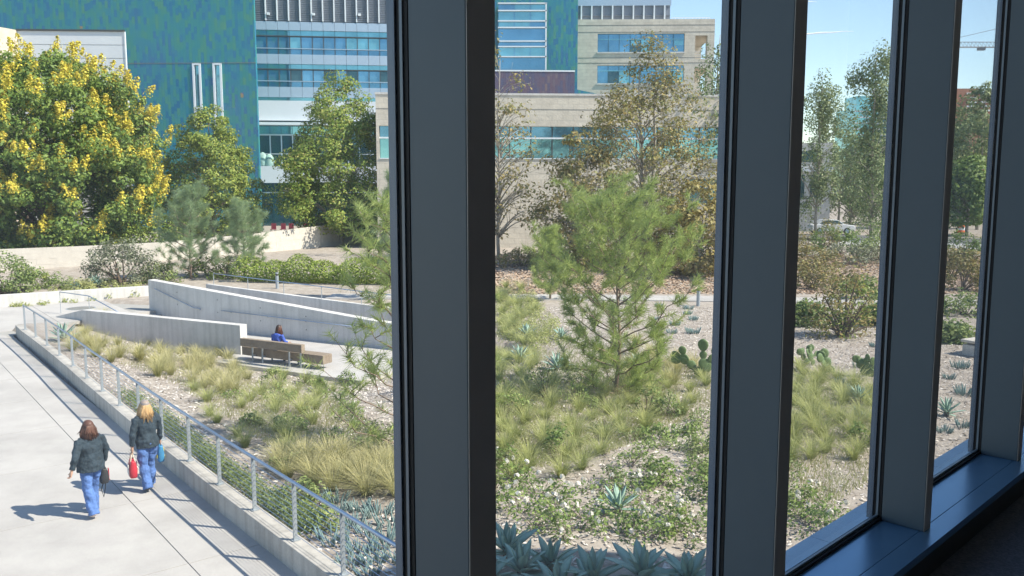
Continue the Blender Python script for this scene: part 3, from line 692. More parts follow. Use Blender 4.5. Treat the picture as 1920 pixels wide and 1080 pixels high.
for k in range(nb):
    q0, q1 = lerp(wL, wR, k/nb), lerp(wL, wR, (k+1)/nb); zm = lerp(zs, zb, 0.36)
    w_ = F.box(q0+0.04, q1-0.04, zb+0.05, zm-0.06, -0.34, -0.3).build('window', MT['teal_glass'], wg)
    F.box(q0+0.04, q1-0.04, zm+0.06, zs-0.02, -0.34, -0.3).build('upper_pane', MT['blue_glass'], w_)
    F.box(q0-0.04, q0+0.04, zb, zs, -0.4, -0.22).build('mullion', MT['dark_panel'], wg)
F.box(wL, wR, lerp(zs, zb, 0.36)-0.06, lerp(zs, zb, 0.36)+0.06, -0.4, -0.1).build('transom', MT['white_frame'], wg)
F.box(wL, wR, zb-0.02, zb+0.05, -0.4, 0.06).build('window_sill', MT['white_frame'], wg)
for k in range(3):
    q0, q1 = lerp(lL, aR-0.6, k/3), lerp(lL, aR-0.6, (k+1)/3)
    w_ = F.box(q0+0.05, q1-0.05, z4+0.05, z3-0.05, -0.34, -0.3).build('window', MT['teal_glass'], wg)
    F.box(q0+0.0, q1-0.0, lerp(z3, z4, 0.35)-0.04, lerp(z3, z4, 0.35)+0.05, -0.36, -0.2).build('transom', MT['white_frame'], w_)
F.box(0.02, aR-0.02, lerp(zs, z1, 0.55)-0.02, lerp(zs, z1, 0.55)+0.02, 0.0, 0.015).build('course_joint', MT['dark_joint'], wg)

# upper stone block
F = Facade(1084, 112, R(-1.5))
sb = thing('stone_block_building', 'tall pale stone building with blue ribbon windows and open corner balconies', 'building', (*F.P(0), 0))
pz = lambda v: F.px(1200, v)[1]
pa = lambda u: F.px(u, 100)[0]
aE = pa(1339); zt = pz(36)
wins = [(63, 97.5), (122.5, 156)]; wl0, wr0 = pa(1120.5), pa(1283); bl, br_ = pa(1303), pa(1326)
mb = MB(); zprev = zt
rows = [(zt, pz(62))]
mb_rows = [(pz(63), pz(97.5)), (pz(122.5), pz(156))]
bal = [(pz(67), pz(111)), (pz(128), pz(171))]
dep = 10
# solid part left of the balconies, cut by the ribbon windows
def solid(a0, a1, cuts, o0, o1):
    z = zt
    for top, bot in cuts:
        F.box(a0, a1, top, z, o0, o1, mb); z = bot
    F.box(a0, a1, -1, z, o0, o1, mb)
solid(pa(1060), wl0, [], -dep, 0); solid(wl0, wr0, mb_rows, -0.5, 0); F.box(wl0, wr0, -1, zt, -dep, -0.5, mb)
solid(wr0, bl, [], -dep, 0); solid(bl, br_, bal, -dep, 0); solid(br_, aE, [], -1.2, 0); solid(br_, aE, bal, -dep+1.2, -1.2); solid(br_, aE, [], -dep, -dep+1.2)
mb.build('stone_wall', MT['stone'], sb)
for top, bot in mb_rows:
    nbay = 8
    for k in range(nbay):
        q0, q1 = lerp(wl0, wr0, k/nbay), lerp(wl0, wr0, (k+1)/nbay)
        w_ = F.box(q0+0.03, q1-0.03, bot, lerp(top, bot, 0.30)-0.05, -0.3, -0.25).build('window', MT[('blue_glass', 'teal_glass', 'blue_glass', 'dark_glass', 'blue_glass')[(k*3+int(top)) % 5]], sb)
        if (k*7+int(top)) % 4 == 1: F.box(q0+0.12, q1-0.12, lerp(top, bot, 0.62), lerp(top, bot, 0.36), -0.25, -0.235).build('reflection_patch', MT['teal_glass'], w_)  # glass patch standing in for a lit reflection
        F.box(q0+0.03, q1-0.03, lerp(top, bot, 0.30)+0.05, top, -0.3, -0.25).build('upper_pane', MT['blue_glass'], w_)
        F.box(q0-0.04, q0+0.04, bot, top, -0.3, -0.16).build('mullion', MT['dark_glass'], sb)
    F.box(wl0, wr0, lerp(top, bot, 0.30)-0.05, lerp(top, bot, 0.30)+0.05, -0.28, -0.12).build('transom', MT['teal_glass'], sb)
    F.box(wl0-0.1, wr0+0.1, bot-0.18, bot, -0.5, 0.12).build('window_sill', MT['wall_concrete'], sb)
for top, bot in bal:
    for k in range(5):
        z = bot + 0.2 + 0.2*k; F.box(bl, br_, z, z+0.04, -0.4, -0.36).build('balcony_rail', MT['white_frame'], sb)
for v in (47, 60, 108, 118): F.box(pa(1084), aE, pz(v)-0.03, pz(v)+0.03, 0, 0.02).build('course_joint', MT['dark_joint'], sb)
pe = pa(1257)
pn = F.box(pa(1060), pe, zt, zt+5.5, -8, -1.0).build('penthouse', MT['louvre'], sb)
xs_ = [pa(1090)+ (pa(1109.5)-pa(1090))*k for k in range(-1, 9)]
for x in xs_: F.box(x-0.09, x+0.09, zt, pz(8), -1.0, -0.7).build('fin', MT['white_frame'], pn)
F.box(pa(1060), pe+0.1, pz(8), pz(8)+2.8, -1.0, -0.75).build('fascia', MT['blue_panel'], pn)
F.box(pa(1060), pe, pz(27), pz(27)+0.07, -1.0, -0.8).build('rail', MT['louvre'], pn)
rail = MB(); 
for k in range(12):
    x = lerp(pe+0.3, aE-0.4, k/11); F.box(x-0.03, x+0.03, zt, pz(30.5), -1.3, -1.25, rail)
F.box(pe+0.3, aE-0.4, pz(30.5), pz(30.5)+0.06, -1.3, -1.24, rail); F.box(pe+0.3, aE-0.4, lerp(zt, pz(30.5), .5), lerp(zt, pz(30.5), .5)+0.04, -1.3, -1.24, rail)
rail.build('roof_railing', MT['white_frame'], sb)

# second tiled tower with glass bay
F = Facade(1022, 106, R(0))
t2 = thing('tiled_stair_tower', 'green blue tiled tower with a white finned glass bay and purple tiled base', 'building', (*F.P(0), 0))
pz = lambda v: F.px(1000, v)[1]
pa = lambda u: F.px(u, 100)[0]
F.box(pa(900), pa(1083), -1, 34, -10, 0).build('tiled_wall', MT['teal_tiles'], t2)
bL, bR = pa(935), pa(1022.5)
F.box(bL, bR, pz(136), pz(13), 0.0, 2.0).build('glass_bay', MT['blue_glass'], t2)
for k in range(3):
    q0, q1 = lerp(bL, bR, k/3), lerp(bL, bR, (k+1)/3)
    for j, (v0, v1, m_) in enumerate(((14, 26, 'teal_glass'), (28, 45, 'teal_glass'), (47, 57, 'teal_glass'), (59, 81, 'blue_glass'), (84, 92, 'blue_glass'), (94, 110, 'teal_glass'), (113, 134, 'blue_glass'))):
        F.box(q0+0.06, q1-0.06, pz(v1), pz(v0), 2.0, 2.05).build('window', MT[m_ if (k+j) % 4 else 'blue_glass'], t2)
for v in (13.5, 27, 46, 58, 83, 93, 111.5): F.box(bL-0.05, bR+0.1, pz(v)-0.07, pz(v)+0.07, 1.9, 2.35).build('fin', MT['white_frame'], t2)
for x in (bR-0.02,): F.box(x-0.08, x+0.08, pz(136), pz(13), 1.9, 2.35).build('corner_post', MT['white_frame'], t2)
F2 = Facade(1022, 96, R(3))
mbp = F2.pbox(925, 1077, 134, 300, -3, 0); mbp.build('purple_base', MT['purple_tiles'], t2)
F2.pbox(925, 1078, 131.5, 134.2, -3, 0.05).build('coping', MT['white_frame'], t2)
p0 = F2.P(F2.px(1077, 168)[0], 0); za = F2.px(1077, 167)[1]; p1 = F2.P(F2.px(1150, 181)[0], 0.0); zb_ = F2.px(1150, 182)[1]
MB().prism([(p0.x+0.02, p0.y), (p1.x, p1.y), (p1.x, p1.y+3), (p0.x+0.02, p0.y+3)], 0, [za, zb_, zb_, za]).build('sloping_end', MT['teal_tiles'], t2)

# far things seen through the right-hand panes
F = Facade(1510, 92, R(-6))
fb = thing('concrete_building', 'pale concrete building with square openings between the eucalyptus trees', 'building', (*F.P(0), 0))
mb = F.pbox(1440, 1557, 268, 470, -8, 0); mb.build('wall', MT['wall_concrete'], fb)
for (u0, u1, v0, v1) in ((1500, 1536, 283, 304), (1519, 1535, 328, 372), (1480, 1508, 328, 372)): F.pbox(u0, u1, v0, v1, 0, 0.05).build('window', MT['dark_glass'], fb)
F.pbox(1440, 1560, 314, 322, 0, 0.5).build('ledge', MT['white_panel'], fb)
F = Facade(1640, 330, R(0))
ft = thing('glass_tower', 'distant stepped pale blue glass tower between the tall trees', 'building', (*F.P(0), 0))
F.pbox(1600, 1668, 202, 400, -20, 0).build('lower_block', MT['teal_glass'], ft); F.pbox(1614, 1650, 178, 201.5, -16, -4).build('upper_block', MT['teal_glass'], ft)
for k in range(9): F.pbox(1600, 1668, 208+11*k, 210+11*k, 0, 0.4).build('spandrel', MT['white_panel'], ft)
F = Facade(1830, 300, R(0))
bb = thing('brick_building', 'distant brown building with white striped floors above the roadside trees', 'building', (*F.P(0), 0))
F.pbox(1778, 1832, 166, 400, -20, 0).build('wall', MT['brick_red'], bb); F.pbox(1833, 1905, 178, 400, -20, 0).build('side_wall', MT['brick_red'], bb)
for k in range(4):
    F.pbox(1812, 1830, 174+8*k, 177+8*k, 0, 0.5).build('balcony', MT['white_panel'], bb); F.pbox(1836, 1856, 182+8*k, 185+8*k, 0, 0.5).build('balcony', MT['white_panel'], bb)
# crane
cr = D(1905, 84, 260); cz = cr.z
cn = thing('tower_crane', 'tower crane with long lattice jib high in the sky', 'crane', (cr.x, cr.y, 0))
MT['crane'] = mat('crane', (0.22, 0.24, 0.26), 0.6, 0.1)
mb = MB(); j0 = D(1700, 86, 260).x
for sx in (-0.8, 0.8):
    for sy in (-0.8, 0.8): mb.tube([(cr.x+sx, cr.y+sy, 0), (cr.x+sx, cr.y+sy, cz+6)], 0.12, 4)
for k in range(16): mb.tube([(cr.x-0.8, cr.y-0.8, k*cz/16), (cr.x+0.8, cr.y-0.8, (k+1)*cz/16)], 0.07, 4)
mb.build('mast', MT['crane'], cn)
mb = MB()
for dy, dz in ((-0.7, 0), (0.7, 0), (0, 1.5)): mb.tube([(j0, cr.y+dy, cz-0.7+dz), (cr.x+16, cr.y+dy, cz-0.7+dz)], 0.10, 4)
nn = 44
for k in range(nn):
    xa = lerp(j0, cr.x+16, k/nn); xb = lerp(j0, cr.x+16, (k+1)/nn)
    mb.tube([(xa, cr.y-0.7, cz-0.7), ((xa+xb)/2, cr.y, cz+0.8)], 0.06, 4); mb.tube([((xa+xb)/2, cr.y, cz+0.8), (xb, cr.y-0.7, cz-0.7)], 0.06, 4)
mb.build('jib', MT['crane'], cn)
q = D(1765, 76, 260); MB().tube([(cr.x, cr.y, cz+6), (q.x, cr.y, cz+0.9)], 0.07, 4).build('tie_cable', MT['crane'], cn)
tr_ = D(1840, 89, 260); MB().box((tr_.x, cr.y, cz-1.2), (2.0, 1.2, 0.8)).build('trolley', MT['crane'], cn)
# contrails
MT['contrail'] = mat('contrail', (0.9, 0.92, 0.95), 1.0, 0.02)
for (u0, v0, u1, v1, nm) in ((1450, 67, 1601, 58, 'longer white vapour trail crossing the blue sky above the eucalyptus'), (1430, 6, 1532, 3, 'short white vapour trail near the top of the sky')):
    a, b = D(u0, v0, 4200), D(u1, v1, 4200); n = 14
    pts = [a.lerp(b, i/n) + Vector((0, 0, 1.2*math.sin(i*1.7))) for i in range(n+1)]
    o = MB().tube(pts, [0.4 + 2.8*min(1, (n-i)/5.0) for i in range(n+1)], 8).build('vapour_trail', MT['contrail']); tag(o, nm, 'vapour trail')

# ================================================================== VEGETATION
def unit(a): return a/np.maximum(np.linalg.norm(a, axis=-1, keepdims=True), 1e-9)
def leaf_mesh(name, P, N, size, m, rng, aspect=0.55, fold=0.18, axis=None, midx=None, mats=None):
    """one four-cornered folded leaf per point P, facing N"""
    n = len(P); r = unit(rng.normal(size=(n, 3))) if axis is None else axis
    a = unit(np.cross(N, r)) if axis is None else unit(axis - N*np.sum(axis*N, 1, keepdims=True))
    b = np.cross(N, a); L = (size*rng.uniform(0.45, 1.4, n))[:, None]; Wd = L*aspect
    v = np.stack([P - a*L*0.5, P + b*Wd*0.5 + N*L*fold - a*L*0.05, P + a*L*0.5, P - b*Wd*0.5 + N*L*fold - a*L*0.05], 1).reshape(-1, 3)
    me = bpy.data.meshes.new(name); me.vertices.add(4*n); me.vertices.foreach_set('co', v.ravel().astype(np.float32))
    me.loops.add(4*n); me.loops.foreach_set('vertex_index', np.arange(4*n, dtype=np.int32))
    me.polygons.add(n); me.polygons.foreach_set('loop_start', np.arange(0, 4*n, 4, dtype=np.int32))
    for q in (mats or [m]): me.materials.append(q)
    if midx is not None: me.polygons.foreach_set('material_index', midx.astype(np.int32))
    me.update(calc_edges=True); me.validate(); return me
def blade_mesh(name, A, B, w, m, tip=None):
    """thin triangles from A to B (needles)"""
    n = len(A); d = unit(B-A); rr = unit(np.cross(d, np.tile([0.3, 0.9, 0.31], (n, 1)))); 
    v = np.stack([A - rr*w, A + rr*w, B], 1).reshape(-1, 3)
    me = bpy.data.meshes.new(name); me.vertices.add(3*n); me.vertices.foreach_set('co', v.ravel().astype(np.float32))
    me.loops.add(3*n); me.loops.foreach_set('vertex_index', np.arange(3*n, dtype=np.int32))
    me.polygons.add(n); me.polygons.foreach_set('loop_start', np.arange(0, 3*n, 3, dtype=np.int32)); me.materials.append(m)
    me.update(calc_edges=True); me.validate(); return me
def put(me, name, parent=None, loc=None):
    o = link(bpy.data.objects.new(name, me))
    if parent is not None: o.parent = parent
    if loc is not None: o.location = loc
    return o
def curve(a, b, sag, k=6):
    a, b = Vector(a), Vector(b); return [a.lerp(b, i/k) + Vector((0, 0, sag*math.sin(math.pi*i/k))) for i in range(k+1)]

def broad_tree(name, label, base, height, env, trunk_h, nclump, nleaf, lsize, clump, lm, bm, seed, trunk_r=0.18, flat=0.75, inner=0.35, droop=0.0, updir=0.5, limbs=26, blossom=None, group=None, wob=0.12, bottom=0.0, cat='tree', stems=1):
    """env: list of (height fraction, radius); crown of leaf clumps round the envelope, limbs reaching into the clumps"""
    rng = np.random.default_rng(seed); rd = random.Random(seed)
    t = thing(name, label, cat, base, group); bz = Vector(base)
    ts = np.array([e[0] for e in env]); rs = np.array([e[1] for e in env])
    C = []
    while len(C) < nclump:
        f = rng.uniform(ts[0], ts[-1]); r = np.interp(f, ts, rs)
        if rng.uniform() > (r/rs.max())**1.3 + 0.05: continue
        a = rng.uniform(0, 2*math.pi); q = inner + (1-inner)*rng.uniform()**0.5
        rr = r*q*(1 + wob*math.sin(3*a+seed) + wob*rng.normal()*0.6)
        C.append((rr*math.cos(a), rr*math.sin(a), f*height + rng.normal()*0.1*clump))
    C = np.array(C)
    idx = rng.integers(0, nclump, nleaf); cs = clump*rng.uniform(0.65, 1.35, nclump)[idx]
    d = unit(rng.normal(size=(nleaf, 3))); rad = rng.uniform(0.25, 1.0, nleaf)**0.5
    P = C[idx] + d*(cs*rad)[:, None]*np.array([1, 1, flat]); P[:, 2] -= droop*cs*rng.uniform(0, 1, nleaf)**2*2
    outv = unit(C[idx]*np.array([1, 1, 0.0]) + np.array([0, 0, 0.25*height])*0.2)
    N = unit(d*0.7 + outv*0.5 + np.array([0, 0, updir]) + rng.normal(size=(nleaf, 3))*0.45)
    put(leaf_mesh('crown', P, N, lsize, lm, rng), 'crown', t)
    if blossom:
        nb_, per, bsz, bmat = blossom
        w = (C[:, 2]/height)*1.0 + np.linalg.norm(C[:, :2], axis=1)/rs.max()*0.6 + rng.normal(size=nclump)*0.5
        sel = np.argsort(-w)[:nb_]; sel = np.concatenate([sel, rng.integers(0, nclump, nb_//3)])
        BP = []; BN = []
        for i in sel:
            o_ = unit((C[i]*np.array([1, 1, 0.15]))[None])[0]; ax = unit((o_*0.55 + np.array([0, 0, 1.0]) + rng.normal(size=3)*0.3)[None])[0]
            st = C[i] + o_*clump*0.75 + np.array([0, 0, clump*0.35]); h = rng.uniform(0.6, 1.1)*clump*1.0
            f = rng.uniform(0, 1, per); rad = (1-f)**0.7*0.56*clump*rng.uniform(0, 1, per)**0.5
            dd = unit(rng.normal(size=(per, 3))); BP.append(st + ax*(f*h)[:, None] + dd*rad[:, None]); BN.append(unit(dd + np.array([0, 0, 0.6])))
        put(leaf_mesh('blossoms', np.concatenate(BP), np.concatenate(BN), bsz, bmat, rng, 0.8), 'blossoms', t)
    mb = MB()
    for s_ in range(stems):
        ox, oy = (0, 0) if stems == 1 else (0.25*math.cos(2.4*s_), 0.25*math.sin(2.4*s_))
        tops = Vector((rd.uniform(-.3, .3)+ox*3, rd.uniform(-.3, .3)+oy*3, height*0.88)); tp = [Vector((ox, oy, -0.2)).lerp(tops, k/8) + Vector((0.08*math.sin(k*1.3+seed), 0.08*math.cos(k*1.9), 0))*(k > 0) for k in range(9)]
        mb.tube(tp, [trunk_r*(1-0.86*k/8) for k in range(9)], 8)
    mb.build('trunk', bm, None, True).parent = t
    lb = MB()
    for i in rng.choice(nclump, min(limbs, nclump), replace=False):
        c = Vector(C[i]); zb = max(trunk_h, c.z - rd.uniform(0.25, 0.5)*math.hypot(c.x, c.y)*1.6 - 0.3); zb = min(zb, height*0.84)
        b0 = Vector((0, 0, -0.2)).lerp(tops, (zb+0.2)/(tops.z+0.2)); r0 = trunk_r*(1-0.86*zb/(height*0.88))*0.55
        pts = curve(b0, c, 0.12*(c-b0).length, 5); lb.tube(pts, [max(0.012, r0*(1-0.8*k/5)) for k in range(6)], 5)
        for _ in range(2):
            k = rd.randint(2, 4); e = c + Vector((rd.gauss(0, 1), rd.gauss(0, 1), rd.gauss(0.3, .7)))*clump*0.9
            lb.tube(curve(pts[k], e, 0.1, 3), [r0*0.35, r0*0.25, r0*0.16, 0.008], 4)
    lb.build('limbs', bm, None, True).parent = t
    return t

def pine_tree(name, label, base, height, spread, seed, whorls=9, per=5, lean=(0, 0), needle=0.17, tuft=46, lm=None, low=0.12, trunk_r=0.06, shoots=5, group=None, prof=None, only=None):
    rng = np.random.default_rng(seed); rd = random.Random(seed); t = thing(name, label, 'pine', base, group)
    tp = [Vector((lean[0]*(k/8)**1.4 + 0.05*math.sin(k*1.1+seed), lean[1]*(k/8)**1.4 + 0.05*math.cos(k*1.7), -0.15 + (height*0.96+0.15)*k/8)) for k in range(9)]
    mb = MB(); mb.tube(tp, [trunk_r*(1-0.82*k/8) for k in range(9)], 7); mb.build('trunk', MT['pine_bark'], None, True).parent = t
    def tr(f):
        x = min(7.999, f*8); k = int(x); return tp[k].lerp(tp[k+1], x-k)
    br = MB(); tufts = []
    for w in range(whorls):
        f = low + (0.97-low)*(w/(whorls-1))**0.9; L0 = spread*((1-f)**0.75*0.95+0.12) if prof is None else spread*prof(f)
        for b in range(per):
            a = 2*math.pi*(b/per) + w*1.3 + rd.uniform(-.4, .4); L = L0*rd.uniform(0.6, 1.15)
            if only is not None and not only(a, f): L *= 0.55
            s = tr(min(0.999, f+rd.uniform(-.03, .03))); dirv = Vector((math.cos(a), math.sin(a), 0.25 + 0.5*f))
            pts = [s + dirv*L*(k/5)*(1-0.06*k/5) + Vector((0, 0, 0.33*L*(k/5)**2.2)) + Vector((rd.gauss(0, .03), rd.gauss(0, .03), rd.gauss(0, .02)))*k for k in range(6)]
            br.tube(pts, [trunk_r*0.42*(1-f*0.5)*(1-0.75*k/5) for k in range(6)], 5)
            tip_d = (pts[5]-pts[4]).normalized(); tufts.append((pts[5], tip_d)); tufts.append((pts[4], tip_d))
            for q in range(shoots):
                k = rd.choice((1, 2, 3, 3, 4)); p0 = pts[k].lerp(pts[k+1], rd.random()); dv = (dirv.normalized()*0.6 + Vector((rd.gauss(0, .7), rd.gauss(0, .7), 0.55+rd.gauss(0, .3)))).normalized()
                l2 = rd.uniform(0.12, 0.34)*min(1, L); p1 = p0 + dv*l2; br.tube([p0, p0.lerp(p1, .5)+Vector((0, 0, -.01)), p1], [0.010, 0.008, 0.006], 4); tufts.append((p1, dv)); 
    for q in range(4): tufts.append((tp[8]+Vector((rd.gauss(0, .05), rd.gauss(0, .05), 0.06*q)), Vector((rd.gauss(0, .2), rd.gauss(0, .2), 1)).normalized()))
    br.build('branches', MT['pine_bark'], None, True).parent = t
    TP = np.array([list(p) for p, _ in tufts]); TD = np.array([list(d) for _, d in tufts]); n = len(TP)*tuft; ii = np.repeat(np.arange(len(TP)), tuft)
    A = TP[ii] - TD[ii]*rng.uniform(-0.05, 0.22, n)[:, None]; d = unit(TD[ii]*0.75 + unit(rng.normal(size=(n, 3)))*0.85); B = A + d*(needle*rng.uniform(0.7, 1.25, n))[:, None]; B[:, 2] -= 0.015
    put(blade_mesh('needles', A, B, 0.0065, lm), 'needles', t)
    return t

L_gold = leaf('golden_tree_leaf', [(0.07, 0.13, 0.035), (0.12, 0.20, 0.045), (0.19, 0.28, 0.055), (0.29, 0.36, 0.075)], 0.3)
L_blos = leaf('golden_blossom', [(0.54, 0.38, 0.11), (0.66, 0.53, 0.08), (0.72, 0.63, 0.09), (0.63, 0.61, 0.14)], 0.25, 0.8, 0.1)
L_gum = leaf('sweetgum_leaf', [(0.12, 0.18, 0.035), (0.20, 0.28, 0.05), (0.31, 0.38, 0.065), (0.40, 0.43, 0.09), (0.46, 0.35, 0.13)], 0.35)
L_gum2 = leaf('sweetgum_leaf_dark', [(0.10, 0.17, 0.035), (0.18, 0.27, 0.05), (0.28, 0.37, 0.07), (0.37, 0.43, 0.09), (0.42, 0.30, 0.13)], 0.35)
L_syc = leaf('sycamore_leaf', [(0.14, 0.13, 0.055), (0.23, 0.20, 0.075), (0.25, 0.27, 0.09), (0.38, 0.29, 0.11), (0.45, 0.36, 0.16)], 0.3)
L_sycg = leaf('sycamore_leaf_gold', [(0.22, 0.18, 0.06), (0.34, 0.26, 0.08), (0.33, 0.30, 0.10), (0.44, 0.34, 0.12)], 0.3)
L_euc = leaf('eucalyptus_leaf', [(0.11, 0.16, 0.07), (0.18, 0.24, 0.10), (0.26, 0.32, 0.14), (0.34, 0.38, 0.19)], 0.25)
L_park = leaf('street_tree_leaf', [(0.084, 0.143, 0.050), (0.168, 0.252, 0.067), (0.269, 0.370, 0.084)], 0.3)
L_pine = leaf('pine_needle', [(0.23, 0.30, 0.085), (0.34, 0.42, 0.12), (0.44, 0.52, 0.17), (0.55, 0.62, 0.25)], 0.35, 0.5)
L_pineb = leaf('pine_needle_grey', [(0.23, 0.32, 0.16), (0.33, 0.43, 0.23), (0.44, 0.53, 0.31)], 0.35, 0.5)
L_hedge = leaf('hedge_leaf', [(0.089, 0.149, 0.037), (0.178, 0.253, 0.052), (0.297, 0.372, 0.075), (0.386, 0.416, 0.105)], 0.3)
L_hedgeg = leaf('clipped_hedge_leaf', [(0.13, 0.20, 0.035), (0.22, 0.31, 0.05), (0.33, 0.42, 0.07), (0.43, 0.48, 0.11)], 0.3)
L_shrub = leaf('shrub_leaf', [(0.12, 0.19, 0.06), (0.20, 0.28, 0.09), (0.30, 0.37, 0.12), (0.42, 0.46, 0.19)], 0.3)
L_grey = leaf('grey_shrub_leaf', [(0.120, 0.144, 0.084), (0.216, 0.240, 0.156), (0.360, 0.372, 0.264)], 0.25)
L_cover = leaf('cover_leaf', [(0.12, 0.17, 0.06), (0.20, 0.26, 0.09), (0.31, 0.36, 0.14)], 0.3)
L_rose = leaf('rose_leaf', [(0.10, 0.17, 0.045), (0.17, 0.26, 0.065), (0.27, 0.37, 0.10), (0.38, 0.46, 0.16)], 0.35)
L_petal = leaf('petal', [(0.70, 0.66, 0.56), (0.80, 0.78, 0.74), (0.82, 0.80, 0.78)], 0.3, 0.8, 0.1)
L_grass = leaf('grass_blade', [(0.20, 0.22, 0.06), (0.31, 0.32, 0.10), (0.45, 0.43, 0.17), (0.60, 0.55, 0.29)], 0.4, 0.7, 0.15, ((0.62, 0.57, 0.33), 0.36))
L_wispg = leaf('green_wisp', [(0.26, 0.30, 0.10), (0.38, 0.40, 0.16), (0.52, 0.50, 0.26)], 0.4, 0.7, 0.15)
L_wisp = leaf('grass_wisp', [(0.30, 0.31, 0.12), (0.44, 0.43, 0.19), (0.56, 0.52, 0.28)], 0.4, 0.7, 0.15)
L_grassg = leaf('green_grass_blade', [(0.16, 0.22, 0.05), (0.27, 0.33, 0.08), (0.39, 0.43, 0.13), (0.52, 0.52, 0.22)], 0.4, 0.7, 0.15, ((0.53, 0.53, 0.27), 0.38))
L_agave = leaf('agave_leaf', [(0.25, 0.38, 0.32), (0.31, 0.46, 0.39), (0.38, 0.52, 0.43)], 0.08, 0.5, 0.3)
L_chalk = leaf('chalk_stick', [(0.15, 0.24, 0.24), (0.22, 0.32, 0.32), (0.30, 0.39, 0.36)], 0.1, 0.7, 0.1)
L_pear = leaf('cactus_pad', [(0.10, 0.17, 0.07), (0.14, 0.21, 0.09), (0.18, 0.25, 0.11)], 0.05, 0.5, 0.3)

# --- tall trees behind the garden
def at(u, v): p = GH(u, v); return (p.x, p.y, p.z)
broad_tree('flowering_tree', 'huge green tree covered in yellow blossom in front of the tiled tower', (-33.9, 62.0, 0.6), 13.7,
           [(0.02, 5.2), (0.10, 6.8), (0.25, 8.0), (0.45, 8.2), (0.65, 7.9), (0.82, 6.9), (0.92, 5.0), (1.0, 2.0)], 1.4, 900, 108000, 0.27, 0.95, L_gold, MT['bark'], 3, 0.32, 0.7, 0.22, updir=0.55, blossom=(620, 95, 0.15, L_blos), wob=0.05)
broad_tree('sweetgum_tree', 'broad yellow green tree between the yellow flowering tree and the slot windows', (-24.2, 69.0, 0.5), 11.2,
           [(0.08, 3.2), (0.2, 4.6), (0.38, 4.2), (0.6, 3.2), (0.78, 2.2), (0.9, 1.3), (1.0, 0.35)], 1.0, 280, 34000, 0.22, 0.75, L_gum, MT['bark'], 11, 0.2, 0.7, 0.35, wob=0.2)
broad_tree('sweetgum_tree', 'pointed green tree with reddish tips in front of the blue office block', (-14.2, 71.0, 0.6), 13.9,
           [(0.08, 3.2), (0.18, 5.0), (0.36, 5.1), (0.55, 4.2), (0.72, 3.2), (0.86, 2.0), (0.95, 0.9), (1.0, 0.25)], 1.3, 350, 46000, 0.22, 0.8, L_gum2, MT['pale_bark'], 14, 0.22, 0.7, 0.35, wob=0.18)
broad_tree('sycamore_tree', 'large sparse sycamore with brown yellow leaves before the stone building', (8.6, 55.0, 0.4), 14.6,
           [(0.03, 4.2), (0.14, 5.4), (0.35, 5.4), (0.5, 4.7), (0.62, 3.9), (0.74, 2.4), (0.86, 1.2), (1.0, 0.35)], 0.6, 250, 19000, 0.21, 0.9, L_syc, MT['pale_bark'], 21, 0.17, 0.8, 0.3, limbs=120, stems=2, wob=0.2)
broad_tree('sycamore_tree', 'bushy golden brown sycamore low beside the path', (10.9, 50.5, 0.25), 5.2,
           [(0.08, 1.8), (0.25, 2.6), (0.55, 2.6), (0.8, 1.8), (1.0, 0.5)], 0.6, 90, 6500, 0.25, 0.6, L_sycg, MT['pale_bark'], 25, 0.09, 0.8, 0.3, limbs=50, stems=3)
broad_tree('sycamore_tree', 'thin bare-branched sycamore with pale trunk against the stone wing', (-0.9, 58.0, 0.45), 15.0,
           [(0.12, 1.8), (0.35, 2.6), (0.6, 2.3), (0.85, 1.5), (1.0, 0.4)], 1.5, 110, 2300, 0.24, 0.75, L_syc, MT['pale_bark'], 29, 0.13, 0.8, 0.2, limbs=110)
broad_tree('sycamore_tree', 'leafy brown sycamore spreading left of the tall one', (4.2, 53.5, 0.3), 8.8,
           [(0.05, 2.4), (0.3, 3.0), (0.6, 2.6), (0.85, 1.4), (1.0, 0.4)], 0.7, 90, 5200, 0.25, 0.7, L_syc, MT['pale_bark'], 31, 0.11, 0.8, 0.25, limbs=70, stems=2)
for (u, Yd, vt, h0, w_, sd, lb_, n_) in ((1543, 84, 118, 0.0, 2.7, 41, 'tall eucalyptus with loose crown beside the pale concrete building', 10500), (1652, 76, 50, 0.0, 2.2, 43, 'tallest eucalyptus with hanging leaves rising against the sky', 12500),
                             (1352, 70, 10, 0.0, 1.9, 47, 'slim eucalyptus half hidden by the second mullion', 6000), (1603, 92, 245, 0.0, 2.6, 49, 'smaller eucalyptus between the two tall ones', 6500)):
    tp = D(u, vt, Yd); hh = tp.z-0.5
    broad_tree('eucalyptus_tree', lb_, (tp.x, Yd, 0.5), hh, [(0.10, w_*0.55), (0.25, w_*0.9), (0.45, w_), (0.65, w_*0.95), (0.82, w_*0.62), (0.93, w_*0.4), (1.0, 0.3)], 1.5, 58, int(n_*0.85), 0.24, 0.85, L_euc, MT['pale_bark'], sd, 0.16, 1.15, 0.1, droop=0.9, updir=0.1, limbs=58, wob=0.5, group='eucalyptus trees')
